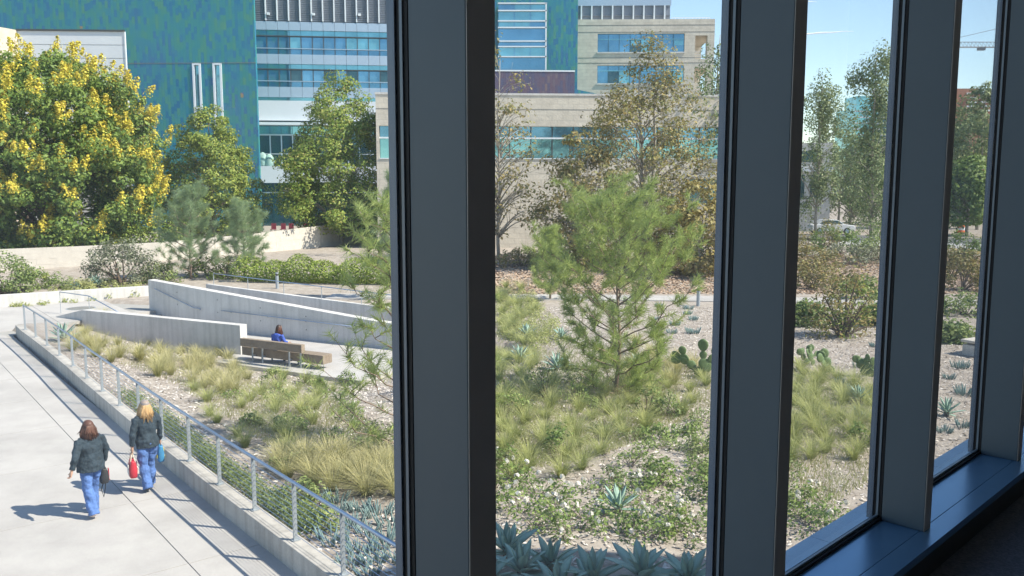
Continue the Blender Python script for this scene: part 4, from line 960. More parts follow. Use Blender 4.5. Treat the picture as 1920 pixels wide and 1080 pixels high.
for (u, Yd, vt, w_, sd, lb_, lm_) in ((1812, 118, 200, 5.0, 51, 'dark broad roadside tree below the brown building', L_euc), (1850, 96, 150, 4.0, 53, 'tall roadside tree rising beside the crane jib', L_euc), (1822, 84, 296, 2.6, 55, 'bright green street tree at the road edge', L_park), (1700, 120, 215, 5.0, 57, 'dark tree mostly behind the third mullion', L_euc), (1580, 120, 236, 6.0, 58, 'dark bushy tree behind the smaller eucalyptus', L_euc), (1660, 110, 300, 5.0, 59, 'low spreading tree beyond the parked car', L_park)):
    tp = D(u, vt, Yd); hh = tp.z-0.5
    broad_tree('street_tree', lb_, (tp.x, Yd, 0.5), hh, [(0.18, w_*0.7), (0.4, w_), (0.7, w_*0.85), (0.9, w_*0.5), (1.0, 0.4)], hh*0.2, 110, 8000, 0.38, 0.95, lm_, MT['pale_bark'], sd, 0.18, 0.8, 0.3, limbs=24)

# --- hedges and shrubs
def shrub(name, label, base, size, nclump, nleaf, ls, clump, lm, seed, cat='shrub', group=None, aspect=0.5, stem=MT['bark'], floor=True, blossoms=None):
    rng = np.random.default_rng(seed); t = thing(name, label, cat, base, group)
    d = unit(rng.normal(size=(nclump, 3))); d[:, 2] = np.abs(d[:, 2]); r = rng.uniform(0.45, 1, nclump)**0.5
    C = d*r[:, None]*np.array(size)*np.array([0.5, 0.5, 0.9]); C[:, 2] += 0.06*size[2]
    ii = rng.integers(0, nclump, nleaf); dd = unit(rng.normal(size=(nleaf, 3)))
    P = C[ii] + dd*(clump*rng.uniform(0.2, 1, nleaf)**0.5)[:, None]; P[:, 2] = np.maximum(P[:, 2], 0.01)
    N = unit(dd*0.6 + np.array([0, 0, 0.7]) + rng.normal(size=(nleaf, 3))*0.5)
    put(leaf_mesh('foliage', P, N, ls, lm, rng, aspect), 'foliage', t)
    mb = MB()
    for i in range(min(14, nclump)): mb.tube(curve((0.04*size[0]*math.cos(i), 0.04*size[1]*math.sin(i), -0.05), C[i], 0.05*size[2], 3), [0.02*size[2], 0.015*size[2], 0.01*size[2], 0.004], 4)
    mb.build('stems', stem, None).parent = t
    if blossoms:
        nb_, bs = blossoms; BP = []; BN = []
        for k in range(nb_):
            c = C[rng.integers(0, nclump)]*np.array([1.1, 1.1, 1.0]) + np.array([0, 0, clump*0.9]); q = unit(rng.normal(size=(7, 3))*np.array([1, 1, .6]) + np.array([0, 0, .5]))
            BP.append(c + q*bs*0.45); BN.append(q)
        put(leaf_mesh('blossoms', np.concatenate(BP), np.concatenate(BN), bs, L_petal, rng, 0.9), 'blossoms', t)
    return t
def hedge(name, label, path, w, h, n, ls, lm, seed):
    rng = np.random.default_rng(seed); pts = [Vector(p) for p in path]; t = thing(name, label, 'hedge', (pts[0].x, pts[0].y, H1(pts[0].x, pts[0].y)))
    L = [(b-a).length for a, b in zip(pts[:-1], pts[1:])]; cum_ = np.concatenate([[0], np.cumsum(L)]); s = rng.uniform(0, cum_[-1], n)
    px = np.interp(s, cum_, [p.x for p in pts]); py = np.interp(s, cum_, [p.y for p in pts]); ang = rng.uniform(0, 2*math.pi, n); rr = rng.uniform(0.5, 1, n)**0.4
    hh = h*(0.86 + 0.14*np.sin(s*1.7+seed) + 0.10*np.sin(s*4.1)); z = hh*np.clip(0.5 + 0.5*rr*np.sin(ang)*1.15, 0, 1.1)
    off = w*0.5*rr*np.cos(ang); P = np.stack([px + off*0.3 + rng.normal(size=n)*0.08, py + off, hgt(px, py)+z], 1) - np.array(ORG[t.name])
    N = unit(np.stack([rng.normal(size=n)*0.5, np.cos(ang)*0.8, np.sin(ang)+0.5], 1) + rng.normal(size=(n, 3))*0.35)
    put(leaf_mesh('foliage', P, N, ls, lm, rng, 0.6), 'foliage', t)
    mb = MB()
    for k in range(int(cum_[-1]/0.8)):
        x, y = float(np.interp(k*0.8, cum_, [p.x for p in pts])), float(np.interp(k*0.8, cum_, [p.y for p in pts])); z0 = H1(x, y)
        mb.tube([(x, y, z0-0.1), (x+0.1, y, z0+h*0.4), (x+0.05, y+0.1, z0+h*0.8)], [0.03, 0.02, 0.008], 4)
    mb.build('stems', MT['bark'], t)
    return t
hp = [G(70, 505), G(150, 502), G(240, 499), G(330, 494)]; hedge('hedge', 'clipped green hedge along the top of the stone wall', [(p.x, p.y+3.0) for p in hp], 1.5, 2.6, 9000, 0.18, L_hedge, 2)
hedge('hedge', 'low glossy yellow green hedge in front of the stone wall and bollard', [tuple(G(u, v)[:2]) for u, v in ((455, 529), (540, 531), (640, 533), (735, 534), (860, 536))], 1.9, 1.35, 20000, 0.12, L_hedgeg, 8)
hedge('hedge', 'dark hedge under the pointed green tree', [(-24, 72.5), (-18, 73.5), (-12, 74.5)], 1.4, 1.1, 3500, 0.2, L_gum2, 18)
b = at(232, 533); shrub('shrub', 'grey green rounded shrub before the stone wall', b, (4.2, 3.2, 2.7), 70, 4200, 0.15, 0.42, L_grey, 3)
b = at(12, 552); shrub('shrub', 'green shrub at the photo edge by the low wall', b, (3.4, 2.6, 2.4), 50, 3200, 0.15, 0.42, L_shrub, 5)
b = at(300, 528); shrub('shrub', 'small olive shrub beside the young pines', b, (2.4, 2.0, 1.2), 30, 1500, 0.14, 0.3, L_shrub, 6)
b = at(420, 520); shrub('shrub', 'feathery low green shrub under the young pines', b, (4.5, 2.0, 1.3), 40, 2200, 0.14, 0.3, L_hedge, 7)
for k, (u, v, sz, lb_) in enumerate(((70, 540, 1.2, 'round bright green shrub behind the low wall'), (112, 541, 1.0, 'flat light green shrub behind the low wall near agaves'), (40, 548, 1.3, 'sprawling olive shrub behind the low wall'), (148, 545, 0.9, 'tan leaved shrub behind the low wall'))):
    b = at(u, v); shrub('shrub', lb_, b, (sz*1.6, sz, sz*0.8), 16, 900, 0.10, 0.22, (L_hedge, L_rose, L_shrub, L_grassg)[k], 60+k)
# shrub-tree seen through the third pane and neighbours
b = at(1580, 632); shrub('shrub', 'tall leafy shrub with olive leaves casting a dark shadow on mulch', b, (2.3, 2.0, 3.3), 46, 1300, 0.14, 0.40, L_syc, 71)
shrub('shrub', 'leafy olive undergrowth inside the tall shrub', (b[0]+0.2, b[1]+0.3, b[2]), (1.8, 1.6, 2.4), 30, 700, 0.13, 0.4, L_hedge, 72)
for k, (u, v, w_, h_, lm_, lb_) in enumerate(((1520, 505, 3.5, 1.6, L_syc, 'brown green bush beyond the path near the concrete building'), (1590, 497, 5.0, 1.5, L_grey, 'grey green bush beyond the path below the eucalyptus'), (1650, 488, 4.5, 1.6, L_shrub, 'wide bush in front of the low fence'),
                                             (1540, 470, 4.0, 2.6, L_syc, 'rust tinted bush in front of the parked car'), (1805, 545, 2.2, 2.4, L_syc, 'leafy sapling seen through the narrow pane'), (1815, 590, 3.2, 1.0, L_shrub, 'spreading green shrub seen through the narrow pane'), (1325, 515, 3.0, 1.4, L_syc, 'dry brown bush under the golden sycamore'),
                                             (1785, 520, 2.0, 1.8, L_syc, 'brownish sapling at the edge of the narrow pane'), (980, 500, 4.0, 1.2, L_syc, 'dry shrub in shade at the foot of the stone wing'), (1060, 505, 4.0, 1.7, L_shrub, 'dark shrub behind the small dark pine'), (1612, 560, 2.4, 1.1, L_shrub, 'low green shrub between path and tall olive shrub'), (1648, 610, 1.8, 0.9, L_rose, 'light green shrub close to the third mullion'), (1515, 610, 1.6, 0.9, L_shrub, 'green shrub close beside the second mullion in the third pane'), (1800, 480, 3.0, 1.8, L_park, 'bright bush at the pavement edge in the narrow pane'), (1780, 640, 1.6, 0.7, L_shrub, 'green clump beside the seating block'), (1650, 470, 5.0, 2.6, L_park, 'tall bright bush screening the road'), (1570, 480, 4.5, 2.2, L_park, 'green bush under the smaller eucalyptus'), (1525, 540, 2.6, 1.5, L_syc, 'olive bush on the bare bank in the third pane'))):
    b = at(u, v); shrub('shrub', lb_, b, (w_, w_*0.7, h_), 40, 1500, 0.16, 0.34, lm_, 80+k)

# --- pines
b = at(1157, 741); pine_tree('pine_tree', 'bushy young pine standing in the middle of the mulch garden', b, 4.9, 2.5, 5, 11, 6, (0.0, 0.1), 0.24, 44, L_pine, 0.05, 0.06, 11, prof=lambda f: 0.55+0.9*f if f < 0.4 else (0.95-(f-0.4)*0.75 if f < 0.86 else 0.45))
b = at(762, 840); pine_tree('pine_tree', 'near young pine with drooping branches beside the bench court', b, 4.7, 1.95, 9, 9, 5, (0.0, 0.0), 0.23, 36, L_pine, 0.05, 0.05, 6, prof=lambda f: 1.15 if f < 0.25 else (0.85 if f < 0.62 else 0.6-0.45*(f-0.6)))
b = at(357, 523); pine_tree('pine_tree', 'young grey green pine before the stone wall, taller of the pair', b, 5.2, 2.3, 13, 9, 5, (0.2, 0), 0.34, 60, L_pineb, 0.12, 0.08, 8)
b = at(460, 520); pine_tree('pine_tree', 'young grey green pine before the stone wall, rounder of the pair', b, 4.2, 2.1, 15, 8, 5, (-0.1, 0), 0.34, 60, L_pineb, 0.12, 0.08, 8)
b = at(1033, 562); pine_tree('pine_tree', 'small dark pine half hidden behind the bushy central one', b, 3.4, 1.1, 17, 7, 5, (0, 0), 0.26, 50, L_pine, 0.12, 0.06, 7)
b = at(735, 560); pine_tree('pine_tree', 'slender pine whose top shows beside the wide mullion', b, 6.0, 0.95, 19, 8, 4, (0.1, 0), 0.34, 60, L_pineb, 0.25, 0.07, 8)

# --- feathery grass clumps: a few meshes, one object for each clump
def tuft_mesh(name, seed, m, nb_=110, h=0.52, spread=0.55):
    rng = np.random.default_rng(seed); V_ = []; F_ = []
    for k in range(nb_):
        a = rng.uniform(0, 2*math.pi); r0 = 0.05*rng.uniform()**0.5; L = h*rng.uniform(0.55, 1.2); lean = rng.uniform(0.1, 1.0)**0.8*spread*2.0
        d = np.array([math.cos(a), math.sin(a), 0]); p = np.array([r0*math.cos(a), r0*math.sin(a), -0.02]); sd = np.array([-d[1], d[0], 0])*0.0036
        sw = rng.normal()*0.12
        pts = [p + d*(lean*L*t**1.7) + np.array([-d[1], d[0], 0])*(sw*L*t*t) + np.array([0, 0, L*(t - 0.34*lean*t**2.2)]) for t in (0, .4, .75, 1.0)]
        b0 = len(V_)
        for q, w in zip(pts[:3], (1, 0.9, 0.6)): V_.append(q - sd*w); V_.append(q + sd*w)
        V_.append(pts[3]); F_ += [(b0, b0+1, b0+3, b0+2), (b0+2, b0+3, b0+5, b0+4), (b0+4, b0+5, b0+6)]
    return mesh_from(name, [tuple(v) for v in V_], F_, m)
TUFT = [tuft_mesh('grass_clump', 10+i, L_grass, 230, 0.46+0.03*i, 0.5+0.06*i) for i in range(4)]
TUFTG = [tuft_mesh('grass_clump', 30+i, L_grassg, 230, 0.44+0.03*i, 0.55+0.05*i) for i in range(4)]
rt = random.Random(77)
def in_poly(x, y, P):
    c = False; j = len(P)-1
    for i in range(len(P)):
        if (P[i][1] > y) != (P[j][1] > y) and x < (P[j][0]-P[i][0])*(y-P[i][1])/(P[j][1]-P[i][1]) + P[i][0]: c = not c
        j = i
    return c
taken = []
def scatter(poly, n, mind, ok=None):
    """spots on the garden floor seen inside an outline of the photograph, at least mind metres apart"""
    us = [p[0] for p in poly]; vs_ = [p[1] for p in poly]; out = []; tries = 0
    while len(out) < n and tries < n*60:
        tries += 1; u, v = rt.uniform(min(us), max(us)), rt.uniform(min(vs_), max(vs_))
        if not in_poly(u, v, poly): continue
        p = GH(u, v)
        if any((p.x-q[0])**2+(p.y-q[1])**2 < mind*mind for q in taken): continue
        dk = table(_TK, p.x, p.y)
        if dk < 0.35: continue
        taken.append((p.x, p.y)); out.append(p)
    return out
def tufts(poly, n, mind, meshes, label, group, sc=(0.8, 1.25)):
    for p in scatter(poly, n, mind):
        o = put(rt.choice(meshes), 'grass_clump', None, p); s = rt.uniform(*sc); o.scale = (s*rt.uniform(.9, 1.15), s*rt.uniform(.9, 1.15), s*rt.uniform(.85, 1.1)); o.rotation_euler = (0, 0, rt.uniform(0, 6.28))
        tag(o, label, 'grass clump', group)
T1 = 'feathery straw coloured grass clump in the bed between railing and bench'; g1 = 'straw grass clumps beside the railing'
tufts([(175, 605), (300, 628), (440, 668), (470, 720), (430, 750), (330, 715), (230, 690), (130, 660)], 62, 0.42, TUFT, T1, g1, (0.9, 1.4))
tufts([(420, 690), (600, 712), (640, 730), (620, 760), (560, 850), (470, 860), (400, 790), (340, 730)], 30, 0.62, TUFTG, T1, g1, (0.8, 1.2))
tufts([(500, 850), (745, 870), (745, 935), (620, 925), (540, 900)], 34, 0.40, TUFT, T1, g1, (0.9, 1.35))
T2 = 'wispy tan and green grass clump on the mulch around the central pine'; g2 = 'grass clumps around the central pine'
tufts([(932, 600), (1010, 640), (1000, 700), (1080, 740), (1330, 700), (1335, 760), (1140, 830), (1100, 900), (932, 900)], 78, 0.62, TUFTG, T2, g2, (0.95, 1.3))
tufts([(932, 535), (985, 545), (1010, 585), (960, 610), (932, 600)], 16, 0.5, TUFTG, T2, g2, (1.1, 1.6))
tufts([(1190, 640), (1330, 690), (1330, 730), (1180, 720)], 16, 0.45, TUFT, T2, g2, (0.9, 1.3))
T3 = 'thick soft grass clump below the prickly pears in the third pane'; g3 = 'grass clumps in the third pane'
tufts([(1500, 690), (1560, 705), (1655, 745), (1640, 870), (1580, 860), (1480, 870), (1480, 750)], 44, 0.52, TUFTG, T3, g3, (0.95, 1.35))
# wispy ground layer of the same grasses and the low evergreen cover by the kerb: nobody could count them
rng = np.random.default_rng(4)
def stuff_blades(name, poly, n, h, m, label, lean=0.5):
    P = []
    us = [p[0] for p in poly]; vs_ = [p[1] for p in poly]
    while len(P) < n:
        u, v = rng.uniform(min(us), max(us)), rng.uniform(min(vs_), max(vs_))
        if in_poly(u, v, poly): P.append(tuple(G(u, v, 0.0))[:2])
    P = np.array(P); z = hgt(P[:, 0], P[:, 1]); ok = kerb_side(P[:, 0], P[:, 1]) > 0.25; P = P[ok]; z = z[ok]; n = len(P)
    A = np.stack([P[:, 0], P[:, 1], z-0.01], 1); d = rng.normal(size=(n, 3))*lean; d[:, 2] = 1; B = A + unit(d)*(h*rng.uniform(0.5, 1.2, n))[:, None]
    o = put(blade_mesh(name, A, B, 0.006, m), name); tag(o, label, 'grass', None, 'stuff'); return o
stuff_blades('grass', [(150, 605), (440, 668), (640, 730), (745, 870), (745, 935), (560, 900), (330, 730), (120, 650)], 9000, 0.24, L_wisp, 'thin dry grass wisps between the clumps beside the railing')
stuff_blades('grass', [(1470, 690), (1560, 700), (1660, 745), (1640, 900), (1560, 960), (1460, 960)], 3000, 0.2, L_wispg, 'thin pale grass wisps low in the third pane')
stuff_blades('grass', [(932, 520), (1000, 540), (1060, 640), (1330, 690), (1335, 760), (1140, 860), (932, 900)], 17000, 0.19, L_wispg, 'thin green and tan grass wisps around the central pine')
stuff_blades('grass', [(745, 760), (930, 690), (930, 960), (745, 940)], 6000, 0.24, L_wispg, 'soft grass wisps between the railing bed and the central pine')
stuff_blades('grass', [(1340, 690), (1480, 700), (1480, 900), (1340, 880)], 4000, 0.24, L_wispg, 'soft grass wisps between the prickly pear and the third pane')
def cover(poly, n, h, ls, lm, name, label, seed):
    rg = np.random.default_rng(seed); us = [p[0] for p in poly]; vs_ = [p[1] for p in poly]; C = []
    while len(C) < n//55:
        u, v = rg.uniform(min(us), max(us)), rg.uniform(min(vs_), max(vs_))
        if in_poly(u, v, poly): C.append(tuple(G(u, v, 0.3))[:2])
    C = np.array(C); ii = rg.integers(0, len(C), n); q = unit(rg.normal(size=(n, 3))); r = rg.uniform(0.2, 1, n)**0.5*0.26
    x = C[ii, 0] + q[:, 0]*r; y = C[ii, 1] + q[:, 1]*r; ok = kerb_side(x, y) > 0.17; x, y, q, r = x[ok], y[ok], q[ok], r[ok]
    P = np.stack([x, y, hgt(x, y) + h*np.abs(q[:, 2])*r/0.26], 1); N = unit(q*0.5 + np.array([0, 0, 0.8]) + rg.normal(size=P.shape)*0.5)
    tag(put(leaf_mesh(name, P, N, ls, lm, rg, 0.35), name), label, 'ground cover', None, 'stuff')
cover([(205, 715), (262, 745), (330, 790), (400, 850), (470, 905), (560, 950), (620, 985), (585, 1000), (540, 985), (470, 935), (400, 880), (330, 830), (250, 770)], 17000, 0.24, 0.058, L_cover, 'ground_cover', 'low feathery green cover spilling along the railing kerb', 9)
cover([(932, 530), (995, 540), (1040, 590), (1060, 625), (1000, 640), (932, 615)], 12000, 0.3, 0.09, L_grassg, 'ground_cover', 'bright grassy cover at the foot of the small dark pine', 10)
cover([(60, 535), (250, 520), (275, 545), (20, 565)], 5000, 0.35, 0.14, L_grassg, 'ground_cover', 'mixed low planting behind the low plaza wall', 12)

# wood chips over the garden floor
n = 90000; x = rng.uniform(-14, 17, n); y = rng.uniform(9, 38, n)
s_ = (x-O2.x)*E1.x + (y-O2.y)*E1.y; t_ = (x-O2.x)*E2.x + (y-O2.y)*E2.y
ok = (kerb_side(x, y) > 0.2) & ~((t_ < 3.4) & (s_ < 15.5)) & ~((t_ < 4.85) & (s_ > 9) & (s_ < 15.5)) & (np.abs(x) < 0.66*y + 1); x, y = x[ok], y[ok]; n = len(x)
N = unit(np.stack([rng.normal(size=n)*0.35, rng.normal(size=n)*0.35, np.ones(n)], 1)); P = np.stack([x, y, hgt(x, y)+rng.uniform(0.004, 0.03, n)], 1)
tag(put(leaf_mesh('wood_chips', P, N, 0.09, MT['chips'], rng, 0.42, 0.03), 'wood_chips'), 'pale bark mulch chips strewn over the garden beds', 'mulch', None, 'stuff')
n = 60000; x = rng.uniform(-6, 34, n); y = rng.uniform(42.6, 60, n); P = np.stack([x, y, hgt(x, y)+0.01], 1); N = unit(np.stack([rng.normal(size=n)*0.4, rng.normal(size=n)*0.4, np.ones(n)], 1))
L_litter = leaf('leaf_litter', [(0.34, 0.23, 0.155), (0.46, 0.34, 0.25), (0.56, 0.44, 0.34)], 0.0, 0.9, 0.1)
tag(put(leaf_mesh('leaf_litter', P, N, 0.19, L_litter, rng, 0.5, 0.05), 'leaf_litter'), 'brown fallen leaves on the bank beyond the path', 'leaf litter', None, 'stuff')

# --- agaves: each leaf a part
def agave_leaf(name, L, W, curl=0.25, fold=0.25):
    V_ = []; F_ = []; k = 6
    for i in range(k+1):
        t = i/k; w = W*(0.55 + 1.35*t - 1.75*t*t - 0.15*t**6)*1.05 if t < 1 else 0.0; w = max(w, 0.0); x = L*t; z = -curl*L*t*t
        V_ += [(x, -w*0.5, z+fold*w*0.5), (x, 0, z-0.0), (x, w*0.5, z+fold*w*0.5), (x, 0, z-0.12*W*(1-t))]
    for i in range(k):
        a, b = 4*i, 4*i+4
        for q in range(4): F_.append((a+q, b+q, b+(q+1) % 4, a+(q+1) % 4))
    return mesh_from(name, V_, F_, L_agave, True)
AG = [agave_leaf('leaf', 0.55, 0.20, 0.12), agave_leaf('leaf', 0.5, 0.19, 0.22), agave_leaf('leaf', 0.44, 0.15, 0.02)]
def agave(loc, size, label, seed, nl=22, group=None, spiky=False, lift=0.12):
    rd = random.Random(seed); t = thing('agave', label, 'agave', loc, group); t.scale = (size, size, size); t.rotation_euler = (0, 0, rd.uniform(0, 6))
    for k in range(nl):
        f = k/(nl-1); el = R(lerp(6, 82, f**0.9)) + rd.gauss(0, 0.06); a = k*2.39996 + rd.gauss(0, .08)
        o = put(AG[0 if f < 0.35 else (1 if f < 0.7 else 2)] if not spiky else AG[2], 'leaf', t, (0.03*math.cos(a), 0.03*math.sin(a), lift+0.10*f))
        o.rotation_euler = (rd.gauss(0, .08), -el, a); s = lerp(1.0, 0.7, f)*rd.uniform(0.88, 1.1); o.scale = (s, s*(0.72 if spiky else 1), s)
    mb = MB(); mb.tube([(0, 0, -0.1), (0, 0, lift+0.12)], [0.05, 0.06], 7); o = mb.build('stem', MT['bark'], None); o.parent = t
    return t
for k, (u, v, s, lb_) in enumerate(((950, 1052, 0.95, 'large agave highest at the lower corner beside the wide mullion'), (978, 1092, 1.0, 'large agave at the bottom edge beside the wide mullion'), (1032, 1078, 0.9, 'large agave second along the shaded front row'), (1045, 1125, 0.9, 'agave cut by the photo bottom below the second one'),
                                   (1112, 1108, 1.0, 'large agave in the middle of the shaded front row'), (1203, 1104, 1.1, 'tallest dark agave of the shaded front row'), (1288, 1112, 1.0, 'agave at the second mullion end of the front row'), (915, 1110, 0.9, 'agave mostly behind the wide mullion at the bottom'))):
    agave(GH(u, v), s*1.1, lb_, 100+k, 17, 'large agaves in the shaded front row', lift=0.10)
for k, (u, v, s, lb_) in enumerate(((266, 640, 1.1, 'blue green agave in dry grass below the planter wall'), (118, 640, 1.2, 'agave against the railing near its far end'), (988, 634, 0.95, 'agave left of the central pine, upper of two'), (975, 678, 0.95, 'agave left of the central pine, lower of two'), (1053, 636, 0.8, 'agave close behind the central pine trunk'), (1044, 694, 1.0, 'agave in the shade of the central pine'),
                                   (1158, 962, 0.8, 'small upright agave among the white roses'), (1195, 690, 0.8, 'agave just right of the central pine trunk'), (146, 545, 1.0, 'agave behind the low plaza wall, left of two'), (180, 538, 1.2, 'agave behind the low plaza wall, beside the grey shrub'), (1775, 780, 0.8, 'agave low in the narrow pane'), (1610, 755, 0.8, 'blue agave amid grass in the third pane'))):
    agave(GH(u, v), s*1.25, lb_, 130+k, 20, None, True, 0.06)

# --- chalk stick succulents: clumps of upright blue fingers
def chalk(seed):
    rd = random.Random(seed); mb = MB()
    for k in range(46):
        a = rd.uniform(0, 6.28); r = 0.24*rd.random()**0.5; L = rd.uniform(0.14, 0.28); p = Vector((r*math.cos(a), r*math.sin(a), -0.02)); d = Vector((math.cos(a)*0.5, math.sin(a)*0.5, 1)).normalized()
        mb.tube([p, p+d*L*0.6, p+d*L*0.92+Vector((0, 0, .01)), p+d*L+Vector((0, 0, .015))], [0.013, 0.014, 0.009, 0.002], 5)
    return mesh_from('chalk_stick_clump', mb.v, mb.f, L_chalk, True)
CH = [chalk(i) for i in range(3)]
for (u, v) in ((640, 960), (628, 940), (672, 955), (708, 965), (735, 985), (660, 985), (690, 1000), (622, 1015), (672, 1035), (700, 1050), (722, 1020), (738, 1050), (690, 1075), (655, 1060)):
    p = GH(u, v); o = put(rt.choice(CH), 'chalk_stick_clump', None, p); s = rt.uniform(0.6, 0.95); o.scale = (s, s, s); o.rotation_euler = (0, 0, rt.uniform(0, 6)); tag(o, 'blue grey finger leaved succulent clump at the near end of the railing bed', 'succulent', 'blue succulent clumps')
for (u, v) in ((1235, 575), (1290, 590), (1265, 610), (1300, 600), (1260, 625), (1290, 580), (1230, 600), (1300, 625)):
    p = GH(u, v); o = put(rt.choice(CH), 'chalk_stick_clump', None, p); s = rt.uniform(0.6, 0.95); o.scale = (s, s, s*1.1); o.rotation_euler = (0, 0, rt.uniform(0, 6)); tag(o, 'small dark succulent clump on mulch between central pine and path', 'succulent', 'succulents near the path')
for (u, v) in ((1605, 740), (1580, 720), (1620, 780), (1640, 650), (1615, 690), (1775, 620), (1800, 690), (1780, 710), (1810, 740), (1770, 810), (1805, 800)):
    p = GH(u, v); o = put(rt.choice(CH), 'chalk_stick_clump', None, p); s = rt.uniform(0.6, 1.0); o.scale = (s, s, s*1.1); o.rotation_euler = (0, 0, rt.uniform(0, 6)); tag(o, 'small grey green succulent clump on the mulch in the two right panes', 'succulent', 'succulents in the right panes')

# --- prickly pears: each pad a part
def pad_mesh():
    mb = MB(); n = 14; pts = []; 
    prof_ = [(0.0, 0.02), (0.08, 0.07), (0.25, 0.115), (0.5, 0.145), (0.75, 0.13), (0.92, 0.075), (1.0, 0.015)]
    mb.tube([(0, 0, 0.34*t) for t, r in prof_], [(r, 0.022 if 0.01 < t < 0.99 else 0.008) for t, r in prof_], n, True, (1, 0, 0)); return mesh_from('pad', mb.v, mb.f, L_pear, True)
PAD = pad_mesh()
def pear(loc, size, label, seed, n0=5, levels=3):
    rd = random.Random(seed); t = thing('prickly_pear', label, 'cactus', loc); t.scale = (size,)*3
    def grow(base, rot, lev):
        o = put(PAD, 'pad', t, base); o.rotation_euler = rot.to_euler(); s = rd.uniform(0.8, 1.15); o.scale = (s, s*1.3, s)
        if lev > 0:
            for k in range(rd.choice((1, 2, 2))):
                side = rd.uniform(-0.8, 0.8); tip = Vector(base) + rot @ Vector((0.11*side*s, 0, 0.31*s*(1-0.25*abs(side))))
                grow(tuple(tip), rot @ Matrix.Rotation(side*0.75, 3, 'Y') @ Matrix.Rotation(rd.uniform(-.5, .5), 3, 'Z'), lev-1)
    for k in range(n0):
        a = rd.uniform(0, 6.28); grow((0.16*math.cos(a), 0.16*math.sin(a), -0.03), Matrix.Rotation(rd.uniform(-.6, .6), 3, 'Z') @ Matrix.Rotation(rd.uniform(-.45, .45), 3, 'Y'), levels)
pear(GH(1318, 708), 0.95, 'prickly pear cactus with upright pads beside the second mullion', 11, 2, 3)
pear(GH(1520, 683), 0.68, 'prickly pear cactus under the tall shrub, left of the third pane', 6, 3, 2)
pear(GH(1556, 700), 0.85, 'single stacked prickly pear at the edge of the grass in the third pane', 8, 2, 2)
pear(GH(1632, 705), 0.75, 'small spreading prickly pear near the third mullion', 9, 3, 2)

# --- flowering roses and small green shrubs in the garden
ROSES = ((960, 905, 0.9, 9), (1010, 930, 1.1, 10), (1050, 955, 1.2, 12), (975, 960, 1.2, 12), (1100, 980, 1.2, 7), (1140, 925, 1.0, 9), (1185, 915, 0.9, 12), (1215, 945, 0.9, 5), (1235, 985, 1.2, 14), (1060, 1000, 1.1, 6), (1290, 975, 1.0, 8), (1300, 1010, 1.2, 6), (1000, 985, 1.1, 10), (1160, 1000, 1.2, 9), (1500, 950, 1.1, 10), (1530, 975, 1.2, 8), (1510, 990, 1.2, 4), (945, 870, 0.8, 3), (1205, 1005, 0.9, 6))
ORD = 'first second third fourth fifth sixth seventh eighth ninth tenth eleventh twelfth thirteenth fourteenth fifteenth sixteenth seventeenth eighteenth'.split()
near_ = sorted(q[0] for q in ROSES if q[0] < 1400); far_ = sorted(q[0] for q in ROSES if q[0] >= 1400)
for k, (u, v, w_, nbk) in enumerate(ROSES):
    b = at(u, v); shrub('rose_bush', 'low white blooming rose bush before the agave row, ' + ORD[near_.index(u)] + ' from the wide mullion' if u < 1400 else 'low white rose bush above the outside ledge, ' + ORD[far_.index(u)] + ' from the second mullion', b, (w_, w_*0.85, 0.34), 18, 290, 0.070, 0.16, L_rose, 200+k, 'rose bush', 'white rose bushes' if u < 1400 else 'white rose bushes in the third pane', blossoms=(max(2, nbk//2), 0.068))
for k, (u, v, w_, h_) in enumerate(((512, 722, 0.9, 0.55), (525, 752, 0.95, 0.45), (575, 722, 0.7, 0.4), (545, 810, 0.8, 0.35), (600, 735, 0.6, 0.35), (650, 720, 0.6, 0.4), (590, 945, 0.7, 0.3), (605, 990, 0.6, 0.35), (560, 930, 0.8, 0.3), (540, 880, 0.7, 0.3), (470, 800, 0.5, 0.3))):
    b = at(u, v); shrub('small_shrub', 'small green shrub on pale mulch between railing and bench court', b, (w_, w_*0.9, h_), 16, 420, 0.07, 0.12, L_shrub, 240+k, 'shrub', 'small shrubs in the railing bed')
for k, (u, v, w_, h_) in enumerate(((1020, 745, 1.1, 0.95), (960, 775, 1.0, 0.55), (1075, 755, 0.9, 0.6), (1215, 775, 1.2, 0.7), (1045, 850, 0.6, 0.6), (1235, 825, 0.7, 0.3), (1310, 845, 0.7, 0.4), (1240, 905, 0.8, 0.4), (1310, 890, 0.7, 0.3), (1165, 570, 0.9, 0.4), (1285, 815, 0.5, 0.3), (1185, 720, 0.9, 0.7), (1090, 720, 1.2, 0.6), (1620, 830, 0.7, 0.4), (1330, 930, 0.9, 0.5), (1250, 780, 0.8, 0.6))):
    b = at(u, v); shrub('small_shrub', 'small green shrub among the grasses below the central pine', b, (w_, w_*0.9, h_), 16, 380, 0.075, 0.15, L_rose if k % 3 else L_shrub, 260+k, 'shrub', 'small shrubs below the central pine')

for k, p in enumerate(scatter([(940, 700), (1330, 720), (1330, 930), (1100, 900), (940, 880)], 22, 0.55)):
    w_ = rt.uniform(0.4, 0.75); shrub('small_shrub', 'small green shrub among the grasses below the central pine', tuple(p), (w_, w_*0.9, rt.uniform(0.2, 0.4)), 12, 240, 0.06, 0.11, rt.choice((L_rose, L_shrub, L_cover)), 300+k, 'shrub', 'small shrubs below the central pine')
for k, p in enumerate(scatter([(420, 740), (640, 740), (735, 800), (735, 860), (560, 880), (430, 800)], 12, 0.6)):
    w_ = rt.uniform(0.4, 0.7); shrub('small_shrub', 'small green shrub on pale mulch between railing and bench court', tuple(p), (w_, w_*0.9, rt.uniform(0.2, 0.35)), 12, 240, 0.06, 0.11, rt.choice((L_rose, L_shrub, L_cover)), 330+k, 'shrub', 'small shrubs in the railing bed')

